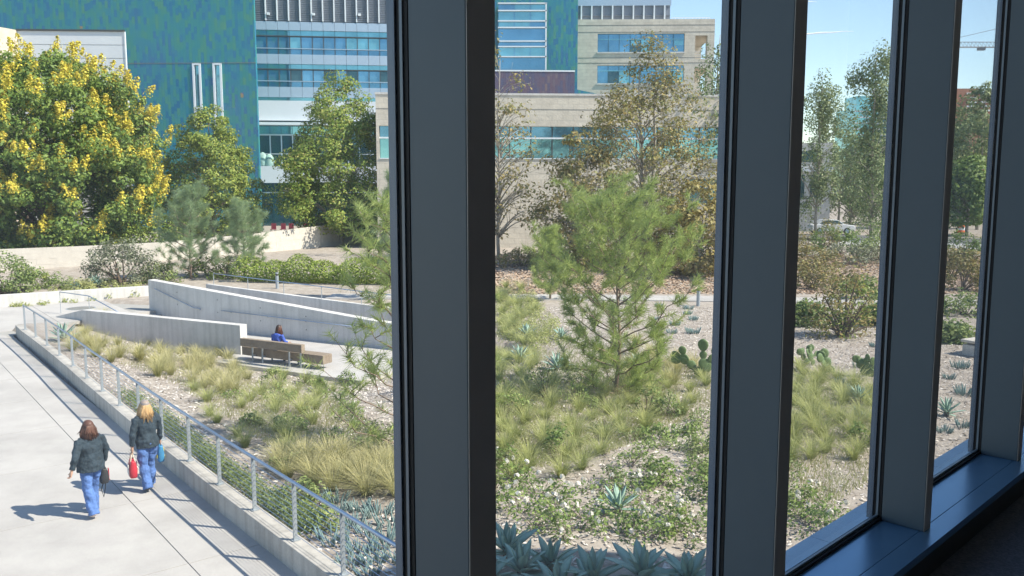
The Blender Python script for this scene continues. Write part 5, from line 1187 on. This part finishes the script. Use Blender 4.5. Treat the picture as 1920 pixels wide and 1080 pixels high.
for k, p in enumerate(scatter([(740, 820), (930, 700), (930, 980), (745, 990)], 14, 0.7) + scatter([(1340, 700), (1480, 720), (1480, 960), (1340, 980)], 12, 0.7)):
    w_ = rt.uniform(0.5, 0.9); shrub('small_shrub', 'small green shrub standing in line with the dark mullions', tuple(p), (w_, w_*0.9, rt.uniform(0.25, 0.45)), 12, 240, 0.065, 0.13, rt.choice((L_rose, L_shrub, L_cover)), 360+k, 'shrub', 'small shrubs behind the mullions')

# ================================================================== OBJECTS
# --- bench
def BP(s, t, z): return Vector((*ST(s, t), z))
by = math.atan2(E1.y, E1.x); bz0 = -0.6; bs0, bs1, bt = 9.62, 13.25, 4.05
bc = ST((bs0+bs1)/2, bt); bn = thing('bench', 'long weathered timber bench with backrest beam on steel legs', 'bench', (*bc, bz0))
for k in range(3):
    c = ST((bs0+bs1)/2, bt-0.40+0.158*k); o = bevel(MB().box((*c, bz0+0.33), (bs1-bs0, 0.152, 0.30), by).build('seat_plank', MT['timber'], bn), 0.008)
c = ST((bs0+bs1)/2-0.2, bt+0.21); bevel(MB().box((*c, bz0+0.70), (2.75, 0.17, 0.27), by).build('backrest', MT['timber'], bn), 0.008)
for s in (bs0+0.62, bs0+1.08, bs1-1.35, bs1-0.85):
    l_ = MB(); c = ST(s, bt+0.115); l_.box((*c, bz0+0.31), (0.06, 0.02, 0.62), by)
    c = ST(s, bt-0.15); l_.box((*c, bz0+0.225), (0.05, 0.40, 0.05), by); c = ST(s, bt-0.34); l_.box((*c, bz0+0.11), (0.05, 0.04, 0.22), by)
    c = ST(s, bt+0.135); l_.box((*c, bz0+0.66), (0.06, 0.018, 0.24), by); l_.build('leg', MT['steel_paint'], bn)

# --- people
SK = mat('skin', (0.50, 0.30, 0.21), 0.55, 0.06, 12); SK2 = mat('skin_tan', (0.40, 0.23, 0.15), 0.55, 0.06, 12)
NAVY = mat('navy_jacket', (0.026, 0.044, 0.062), 0.85, 0.35, 9, bump=0.8, bscale=11); SCRUB = mat('blue_trousers', (0.085, 0.17, 0.42), 0.85, 0.3, 6, bump=1.0, bscale=7)
BLUE = mat('blue_shirt', (0.05, 0.10, 0.42), 0.8, 0.2, 8, bump=0.6, bscale=14)
H_BR = leaf('brown_hair', [(0.07, 0.035, 0.025), (0.12, 0.06, 0.045), (0.18, 0.095, 0.07)], 0, 0.45); H_BL = leaf('blonde_hair', [(0.38, 0.22, 0.10), (0.52, 0.33, 0.15), (0.62, 0.44, 0.25)], 0, 0.45)
H_RED = leaf('auburn_hair', [(0.03, 0.016, 0.012), (0.09, 0.03, 0.015), (0.16, 0.05, 0.02)], 0, 0.45); GREYH = leaf('grey_hair', [(0.20, 0.17, 0.16), (0.32, 0.28, 0.27)], 0, 0.5); DARKH = leaf('dark_hair', [(0.025, 0.018, 0.016), (0.05, 0.03, 0.025)], 0, 0.4)
SHOE = mat('shoe', (0.03, 0.03, 0.03), 0.6); SHOEP = mat('pale_shoe', (0.60, 0.50, 0.46), 0.7); EYE_M = mat('eye', (0.05, 0.03, 0.02), 0.2)
def fuse(mb, name, m, parent, vox=0.012, sm=6, fold=0.0):
    me = mesh_from(name, mb.v, mb.f, m); o = put(me, name, parent)
    r = o.modifiers.new('fuse', 'REMESH'); r.mode = 'VOXEL'; r.voxel_size = vox; r.use_smooth_shade = True
    s = o.modifiers.new('soft', 'SMOOTH'); s.iterations = sm; s.factor = 0.5
    if fold:
        if 'folds' not in bpy.data.textures:
            tx = bpy.data.textures.new('folds', 'CLOUDS'); tx.noise_scale = 0.11; tx.noise_depth = 2
        d = o.modifiers.new('folds', 'DISPLACE'); d.texture = bpy.data.textures['folds']; d.texture_coords = 'GLOBAL'; d.strength = fold; d.mid_level = 0.5
    return o
def limb(mb, pts, rad, n=12):
    P = []; Q = []
    for i in range(len(pts)-1):
        for k in range(4):
            f = k/4; P.append(Vector(pts[i]).lerp(Vector(pts[i+1]), f)); a, b = rad[i], rad[i+1]
            a = a if isinstance(a, tuple) else (a, a); b = b if isinstance(b, tuple) else (b, b); Q.append((lerp(a[0], b[0], f), lerp(a[1], b[1], f)))
    P.append(Vector(pts[-1])); e = rad[-1]; Q.append(e if isinstance(e, tuple) else (e, e)); mb.tube(P, Q, n, True, (1, 0, 0) if abs((Vector(pts[-1])-Vector(pts[0])).normalized().x) < 0.75 else (0, 1, 0))
def hand(mb, wrist, d, side, curl=0.7):
    """palm, four unequal bent fingers and a thumb; d points down the arm"""
    d = Vector(d).normalized(); fw = Vector((0, 1, 0)) - d*d.y; fw.normalize(); inn = d.cross(fw)*side
    w = Vector(wrist); limb(mb, [w, w+d*0.045, w+d*0.085], [(0.024, 0.024), (0.022, 0.036), (0.018, 0.036)], 8)
    for k, L in enumerate((0.062, 0.072, 0.066, 0.050)):
        b = w + d*0.08 + fw*(0.03-0.02*k); j1 = b + d*L*0.5; j2 = j1 + (d*(1-curl)+inn*curl).normalized()*L*0.35; j3 = j2 + (d*(0.3-curl)+inn).normalized()*L*0.25
        mb.tube([b, j1, j2, j3], [0.0095, 0.009, 0.0085, 0.007], 6)
    b = w + d*0.03 + fw*0.03; mb.tube([b, b+(fw*0.7+d*0.7)*0.032, b+(fw*0.5+d)*0.055+inn*0.01], [0.011, 0.010, 0.008], 6)
def head(mb, c, tilt=0.0):
    c = Vector(c)
    pr = [(-0.115, 0.03, 0.045), (-0.095, 0.05, 0.062), (-0.05, 0.066, 0.082), (0.0, 0.074, 0.094), (0.045, 0.075, 0.096), (0.085, 0.062, 0.08), (0.108, 0.035, 0.045), (0.116, 0.01, 0.012)]
    mb.tube([c+Vector((0, 0.008 if z < -0.04 else 0, z)) for z, a, b in pr], [(a, b) for z, a, b in pr], 14, True, (1, 0, 0))
    mb.tube([c+Vector((0, 0.085, 0.012)), c+Vector((0, 0.103, -0.018)), c+Vector((0, 0.088, -0.03))], [0.008, 0.013, 0.009], 6)
    mb.tube([c+Vector((-0.022, 0.083, -0.058)), c+Vector((0, 0.093, -0.057)), c+Vector((0.022, 0.083, -0.058))], [0.005, 0.008, 0.005], 6)
    for sx in (-1, 1): mb.tube([c+Vector((sx*0.074, -0.005, -0.035)), c+Vector((sx*0.084, -0.012, -0.005)), c+Vector((sx*0.077, -0.008, 0.025))], [0.009, 0.013, 0.008], 6)
def hair(parent, c, length, m, m_top, seed, width=0.1, spread=1.25):
    rd = random.Random(seed); c = Vector(c); mb = MB()
    pr = [(-0.05, 0.078, 0.075), (0.0, 0.085, 0.098), (0.05, 0.085, 0.104), (0.09, 0.072, 0.09), (0.118, 0.042, 0.05), (0.128, 0.008, 0.01)]
    mb.tube([c+Vector((0, -0.022, z)) for z, a, b in pr], [(a, b) for z, a, b in pr], 14, True, (1, 0, 0)); h = mb.build('hair', m_top, None, True); h.parent = parent
    lk = MB()
    for k in range(230):
        a = -math.pi*0.5 + rd.uniform(-1.9, 1.9); x, y = math.cos(a), math.sin(a)
        top = c + Vector((x*0.055, y*0.07-0.022, 0.10)); mid = c + Vector((x*0.092, y*0.11-0.015, 0.02)); L = length*rd.uniform(0.6, 1.15)*(1.0 if y < 0.2 else 0.75)
        e1 = mid + Vector((x*0.02*spread+rd.gauss(0, .008), y*0.012, -L*0.55)); e2 = mid + Vector((x*0.03+rd.gauss(0, .022), y*0.02+rd.gauss(0, .016), -L))
        lk.tube([top, mid, e1, e2], [0.007, 0.010, 0.010, 0.003], 4)
    o = lk.build('locks', m, None, True); o.parent = h
def woman(label, loc, yaw, lower, hairm, htop, hlen, stride, armL, armR, shoe, skin, seed, scale=1.0, width=1.0):
    """stands facing +y locally; stride: metres the right foot is ahead of the left"""
    t = thing('person', label, 'person', loc); t.rotation_euler = (0, 0, yaw); t.scale = (scale,)*3
    hipL, hipR = Vector((-0.09, 0, 0.86)), Vector((0.09, 0, 0.86))
    def leg(hip, fwd):
        an = Vector((hip.x*0.95, fwd, 0.085 + max(0, -fwd)*0.16)); kn = hip.lerp(an, 0.5) + Vector((0, 0.035+abs(fwd)*0.1, 0.01)); return hip, kn, an
    LL, RL = leg(hipL, -stride/2), leg(hipR, stride/2)
    shL, shR = Vector((-0.185, 0, 1.335)), Vector((0.185, 0, 1.335)); eL, wL = Vector(armL[0]), Vector(armL[1]); eR, wR = Vector(armR[0]), Vector(armR[1])
    hc = Vector((0, 0.035, 1.535)); W = width
    b = MB(); head(b, hc); limb(b, [(0, 0.0, 1.36), (0, 0.015, 1.47)], [0.055, 0.048]); limb(b, [(0, 0, .84), (0, 0, 1.05), (0, 0, 1.3), (0, 0, 1.39)], [(0.15, .1), (0.125, .09), (0.15, .09), (0.09, .07)])
    for sh, e, w, sd in ((shL, eL, wL, -1), (shR, eR, wR, 1)): limb(b, [sh, e, w], [0.045, 0.036, 0.026]); hand(b, w, w-e, sd)
    for lg_ in (LL, RL): limb(b, list(lg_), [0.075, 0.05, 0.035])
    body = fuse(b, 'body', skin, t, 0.008, 3)
    for sx in (-1, 1): q = MB(); q.ball(hc+Vector((sx*0.03, 0.083, 0.012)), 0.0105, 8, 6); o = q.build('eye', EYE_M, None, True); o.parent = body
    j = MB(); limb(j, [(0, -0.005, .80), (0, -0.005, .92), (0, 0, 1.06), (0, 0, 1.22), (0, 0, 1.33), (0, 0.0, 1.39), (0, 0.01, 1.425)], [(0.205*W, .145*W), (0.20*W, .145*W), (0.175*W, .125*W), (0.19*W, .125*W), (0.185, .105), (0.11, .08), (0.062, .06)], 18)
    for sh, e, w in ((shL, eL, wL), (shR, eR, wR)): limb(j, [sh-Vector((sh.x*0.25, 0, 0)), sh, e, e.lerp(w, 0.93)], [0.06, 0.07, 0.058, 0.045])
    jk = fuse(j, 'jacket', NAVY, t, 0.010, 4, 0.045)
    p = MB(); limb(p, [(0, 0, .99), (0, -0.01, .88), (0, -0.012, .78)], [(0.165*W, .115*W), (0.185*W, .14*W), (0.15, .11)], 16)
    for h_, k_, a_ in (LL, RL): limb(p, [h_, k_, a_+Vector((0, -0.005, -0.035))], [(0.105, .11), (0.083, .085), (0.088, .095)])
    fuse(p, 'trousers', lower, t, 0.010, 4, 0.05)
    for (h_, k_, a_), pitch in ((LL, -0.5 if stride > 0.2 else 0), (RL, 0)):
        q = MB(); c = a_ + Vector((0, 0, -0.045)); dz = 0.09*(1 if pitch else 0)
        limb(q, [c+Vector((0, -0.07, 0.0+dz*0.6)), c+Vector((0, 0.03, -0.005)), c+Vector((0, 0.12, -0.018)), c+Vector((0, 0.165, -0.022))], [(0.032, 0.035), (0.042, 0.038), (0.044, 0.026), (0.025, 0.014)], 10)
        fuse(q, 'shoe', shoe, t, 0.008, 2)
    hair(t, hc, hlen, hairm, htop, seed)
    return t, t.matrix_basis
wy = math.atan2(0.77, -0.64) - math.pi/2
P1 = G(176, 966, 0); P2_ = G(280, 917, 0)
woman('person in dark jacket and blue trousers walking, small black bag in hand', (P1.x, P1.y, 0.0), wy+0.25, SCRUB, H_BR, H_BR, 0.20, 0.34, ((-0.30, -0.10, 1.10), (-0.37, -0.10, 0.90)), ((0.29, 0.02, 1.08), (0.28, 0.10, 0.86)), SHOEP, SK, 1, 0.985, 1.12)
woman('blonde person in dark jacket and blue trousers carrying a red tote by the kerb', (P2_.x, P2_.y, 0.0), wy+0.1, SCRUB, H_BL, GREYH, 0.26, 0.30, ((-0.26, -0.04, 1.08), (-0.27, -0.02, 0.85)), ((0.25, 0.02, 1.08), (0.27, 0.08, 0.86)), SHOE, SK, 2, 1.0, 1.0)
bpy.context.view_layer.update()
def local(base, yaw, s, p): return Vector(base) + Matrix.Rotation(yaw, 3, 'Z') @ (Vector(p)*s)
def bag(name, label, hand_p, yaw, w, d, h, strap, m, trims, strapm, sag=0.0):
    """soft bag hanging below a hand: shaped body, trims, two strap loops"""
    hp_ = Vector(hand_p); c = hp_ - Vector((0, 0, strap + h/2)); t = thing(name, label, 'bag', tuple(c - Vector((0, 0, h/2)))); Rz = Matrix.Rotation(yaw, 3, 'Z')
    mb = MB(); rings = [(-h/2, 0.90, 0.80), (-h/2+0.02, 1.0, 1.0), (-h*0.1, 1.04, 1.1), (h*0.25, 1.0, 0.9), (h/2-0.015, 0.97, 0.65), (h/2, 0.95, 0.55)]; n = 16; V_ = []
    for z, a, b in rings:
        for k in range(n):
            q = 2*math.pi*k/n; cx, sy = math.cos(q), math.sin(q); ex = 0.42
            V_.append(c + Rz @ Vector((w/2*a*math.copysign(abs(cx)**ex, cx), d/2*b*math.copysign(abs(sy)**ex, sy), z)))
    fs = [(i*n+k, i*n+(k+1) % n, (i+1)*n+(k+1) % n, (i+1)*n+k) for i in range(len(rings)-1) for k in range(n)] + [tuple(range(n-1, -1, -1)), tuple(range((len(rings)-1)*n, len(rings)*n))]
    mb.add(V_, fs); body = mb.build('body', m, t, True)
    for (x, z, sx, sz, yside, mt) in trims: MB().box(c + Rz @ Vector((x*w, yside*(d/2*1.09+0.004), z*h)), (sx*w, 0.012, sz*h), yaw).build('patch', mt, body)
    for y in (-1, 1): MB().tube([c + Rz @ Vector((-w*0.28, y*d*0.28, h*0.45)), hp_ + Rz @ Vector((-0.03, y*0.01, -strap*0.3)), hp_ + Rz @ Vector((0, y*0.006, 0.0)), hp_ + Rz @ Vector((0.03, y*0.01, -strap*0.3)), c + Rz @ Vector((w*0.28, y*d*0.28, h*0.45))], 0.009, 6).build('strap', strapm, t)
    return t
REDM = mat('red_bag', (0.50, 0.03, 0.05), 0.5, 0.15, 9); WHM = mat('white_patch', (0.75, 0.72, 0.68), 0.6, 0.3, 20); BLK = mat('black_bag', (0.03, 0.032, 0.036), 0.6, 0.2, 9); PALE = mat('pale_strap', (0.6, 0.52, 0.42), 0.7); CYAN = mat('blue_bag', (0.05, 0.24, 0.46), 0.5, 0.2, 9); YEL = mat('yellow_patch', (0.70, 0.55, 0.06), 0.6)
y2 = wy+0.1; y1 = wy+0.25
bag('tote_bag', 'red tote bag with white print in the hand of the blonde person', local((P2_.x, P2_.y, 0), y2, 1, (-0.275, 0.0, 0.775)), y2+1.3, 0.33, 0.13, 0.30, 0.16, REDM, [(0.0, -0.15, 0.75, 0.4, 1, WHM), (-0.1, 0.2, 0.5, 0.2, 1, WHM), (0.0, -0.1, 0.7, 0.35, -1, WHM), (0.2, 0.2, 0.3, 0.2, -1, WHM)], PALE)
bag('lunch_bag', 'blue patterned bag held on the kerb side by the blonde person', local((P2_.x, P2_.y, 0), y2, 1, (0.28, 0.115, 0.785)), y2+1.4, 0.17, 0.11, 0.30, 0.05, CYAN, [(0.1, 0.2, 0.3, 0.18, 1, YEL), (-0.2, -0.15, 0.3, 0.18, 1, YEL), (0.1, 0.2, 0.3, 0.18, -1, YEL), (-0.2, -0.2, 0.3, 0.18, -1, YEL)], CYAN)
lb = bag('lunch_bag', 'small black and red bag with dangling strap held by the other walker', local((P1.x, P1.y, 0), y1, 0.985, (0.285, 0.15, 0.79)), y1+1.25, 0.25, 0.14, 0.25, 0.06, BLK, [(0.0, 0.0, 0.25, 0.8, -1, REDM), (0.36, 0.0, 0.2, 0.85, 1, REDM)], BLK)
lp = local((P1.x, P1.y, 0), y1, 0.985, (0.285, 0.15, 0.79)); MB().tube([lp+Vector((0, 0, -0.30)), lp+Vector((-0.05, 0, -0.45)), lp+Vector((-0.02, 0.01, -0.58)), lp+Vector((0.02, 0, -0.42)), lp+Vector((0.03, 0, -0.3))], 0.009, 6).build('dangling_strap', BLK, lb)

# seated person on the bench, back to us
def seated(label, s, t_):
    base = BP(s, t_, bz0); th = thing('person', label, 'person', tuple(base)); th.rotation_euler = (0, 0, by); # local +y points to the far wall
    z = 0.49; hc = Vector((0.01, 0.10, z+0.72)); b = MB(); head(b, hc); limb(b, [(0, 0.02, z+0.55), (0.005, 0.07, z+0.66)], [0.055, 0.048]); limb(b, [(0, 0, z+.05), (0, -.02, z+.25), (0, 0, z+.48), (0, .02, z+.56)], [(0.15, .1), (0.12, .09), (0.15, .09), (0.09, .07)])
    legs = [((-.09, .02, z+.08), (-.10, .44, z+.08), (-.10, .46, 0.09)), ((.09, .02, z+.08), (.12, .44, z+.09), (.14, .42, 0.09))]
    arms = [((-.18, 0, z+.51), (-.24, .05, z+.28), (-.10, .28, z+.22)), ((.18, 0, z+.51), (.26, .06, z+.28), (.22, .30, z+.20))]
    for l_ in legs: limb(b, l_, [.075, .05, .035])
    for k, a_ in enumerate(arms): limb(b, a_, [.045, .036, .026]); hand(b, a_[2], Vector(a_[2])-Vector(a_[1]), (-1, 1)[k], 0.4)
    body = fuse(b, 'body', SK2, th, .008, 3)
    for sx in (-1, 1): q = MB(); q.ball(hc+Vector((sx*0.03, 0.083, 0.012)), 0.0105, 8, 6); o = q.build('eye', EYE_M, None, True); o.parent = body
    j = MB(); limb(j, [(0, 0, z+.03), (0, -.02, z+.2), (0, -.01, z+.36), (0, 0, z+.5), (0, .015, z+.56)], [(.19, .14), (.165, .12), (.18, .12), (.185, .1), (.09, .07)], 16)
    for a_ in arms: limb(j, [a_[0], a_[1], Vector(a_[1]).lerp(Vector(a_[2]), .6)], [.07, .056, .046])
    fuse(j, 'shirt', BLUE, th, .011, 4, 0.03)
    p = MB(); limb(p, [(0, 0, z+.16), (0, 0, z+.06), (0, .05, z+.02)], [(.16, .12), (.19, .15), (.15, .12)], 14)
    for l_ in legs: limb(p, l_, [.1, .08, .085])
    fuse(p, 'trousers', SCRUB, th, .011, 4)
    for l_ in legs:
        q = MB(); c = Vector(l_[2]) + Vector((0, 0, -.045)); limb(q, [c+Vector((0, -.07, 0)), c+Vector((0, .05, -.005)), c+Vector((0, .15, -.02))], [(.032, .035), (.043, .034), (.028, .016)], 10); fuse(q, 'shoe', SHOE, th, .008, 2)
    hair(th, hc, 0.42, H_RED, DARKH, 7)
seated('seated person with long auburn hair and blue top, seen from behind', bs0+1.55, bt-0.13)

# --- path bollards
for (u, v, lb_) in ((520, 541, 'slim grey bollard light at the low hedge'), (1309, 574, 'slim dark bollard light beside the path near the second mullion')):
    p = GH(u, v); t = thing('bollard', lb_, 'bollard', tuple(p)); h = 0.85
    MB().tube([p+Vector((0, 0, -0.05)), p+Vector((0, 0, h*0.8))], 0.085, 12).build('shaft', MT['steel_paint'], t, False); MB().tube([p+Vector((0, 0, h*0.8)), p+Vector((0, 0, h*0.93))], 0.06, 12).build('lamp', MT['dark_panel'], t); MB().tube([p+Vector((0, 0, h*0.93)), p+Vector((0, 0, h))], [0.09, 0.085], 12).build('cap', MT['steel_paint'], t)

# --- concrete seat blocks in the narrow pane
p = GH(1826, 668); t = thing('seating_block', 'stacked concrete seat block with thin slab top in the mulch', 'seat', tuple(p))
bevel(MB().box(p+Vector((0.35, 0.2, 0.16)), (0.9, 0.75, 0.36), 0.5).build('block', MT['wall_concrete'], t), 0.02); bevel(MB().box(p+Vector((0.35, 0.2, 0.46)), (1.0, 0.85, 0.09), 0.5).build('slab_top', MT['stone_block'], t), 0.02); MB().box(p+Vector((0.35, 0.2, 0.38)), (0.7, 0.55, 0.08), 0.5).build('spacer', MT['dark_joint'], t)

# --- parked car behind the bushes
CARW = mat('white_car_paint', (0.62, 0.64, 0.67), 0.25, 0.02, 1); TYRE = mat('tyre', (0.02, 0.02, 0.02), 0.85)
cp = D(1556, 452, 86); cz0 = 0.6
car = thing('parked_car', 'white car parked beyond the brown bushes', 'car', (cp.x, cp.y, cz0))
def car_prof(P, hw, z0, mb, inset=0.0):
    n = len(P); vs_ = [(cp.x+x, cp.y-hw, cz0+z) for x, z in P] + [(cp.x+x, cp.y+hw, cz0+z) for x, z in P]
    mb.add(vs_, [tuple(range(n)), tuple(range(2*n-1, n-1, -1))] + [(i, i+n, (i+1) % n + n, (i+1) % n) for i in range(n)])
mb = MB(); car_prof([(-2.15, .28), (2.15, .28), (2.2, .6), (2.1, .86), (1.2, .98), (-1.5, 1.0), (-2.12, .92), (-2.2, .6)], .86, 0, mb); bevel(mb.build('body', CARW, car), .08, 3)
mb = MB(); car_prof([(1.15, .985), (.45, 1.42), (-.95, 1.45), (-1.65, 1.0)], .72, 0, mb); bevel(mb.build('cabin', CARW, car), .06, 2)
mb = MB(); car_prof([(.95, 1.03), (.42, 1.36), (-.85, 1.38), (-1.35, 1.04)], .735, 0, mb); mb.build('side_window', MT['dark_glass'], car)
for x in (-1.35, 1.35):
    for s in (-.8, .8):
        w_ = MB().tube([(cp.x+x, cp.y+s-.1, cz0+.32), (cp.x+x, cp.y+s+.1, cz0+.32)], .32, 18).build('wheel', TYRE, car); MB().tube([(cp.x+x, cp.y+s-.11, cz0+.32), (cp.x+x, cp.y+s+.11, cz0+.32)], .2, 12).build('rim', MT['steel'], w_)
for y in (-.6, .6): MB().box((cp.x+2.17, cp.y+y, cz0+.68), (.08, .34, .14)).build('headlight', MT['white_frame'], car)
# --- road-side things in the narrow pane
ORG_M = mat('orange_plastic', (0.75, 0.16, 0.04), 0.6, 0.08)
p = D(1801, 432, 88); t = thing('traffic_barrel', 'orange traffic barrel at the roadside', 'barrel', (p.x, p.y, 0.6)); 
for k in range(4): MB().tube([(p.x, p.y, .6+.27*k), (p.x, p.y, .6+.27*(k+1)-.02)], [.46-.04*k, .43-.04*k], 14).build('band', ORG_M if k % 2 == 0 else MT['white_panel'], t)
MB().tube([(p.x, p.y, .5), (p.x, p.y, .62)], .55, 14).build('base', TYRE, t)
# --- patio furniture below the office block
CH_M = mat('red_chair', (0.22, 0.03, 0.05), 0.6, 0.1)
for k, (u, v) in enumerate(((512, 424), (530, 423), (545, 425), (573, 424), (590, 423))):
    p = D(u, v, 88); x, y, z = p.x, p.y, 0.5
    t = thing('patio_chair', 'dark red patio chair before the office ground floor, between the two sweetgums', 'chair', (x, y, z), 'red patio chairs')
    MB().box((x, y, z+.45), (.5, .5, .05)).build('seat', CH_M, t); MB().box((x, y+.25, z+.75), (.5, .05, .6)).build('backrest', CH_M, t)
    for sx in (-.22, .22):
        for sy in (-.22, .22): MB().box((x+sx, y+sy, z+.22), (.04, .04, .44)).build('leg', MT['dark_panel'], t)
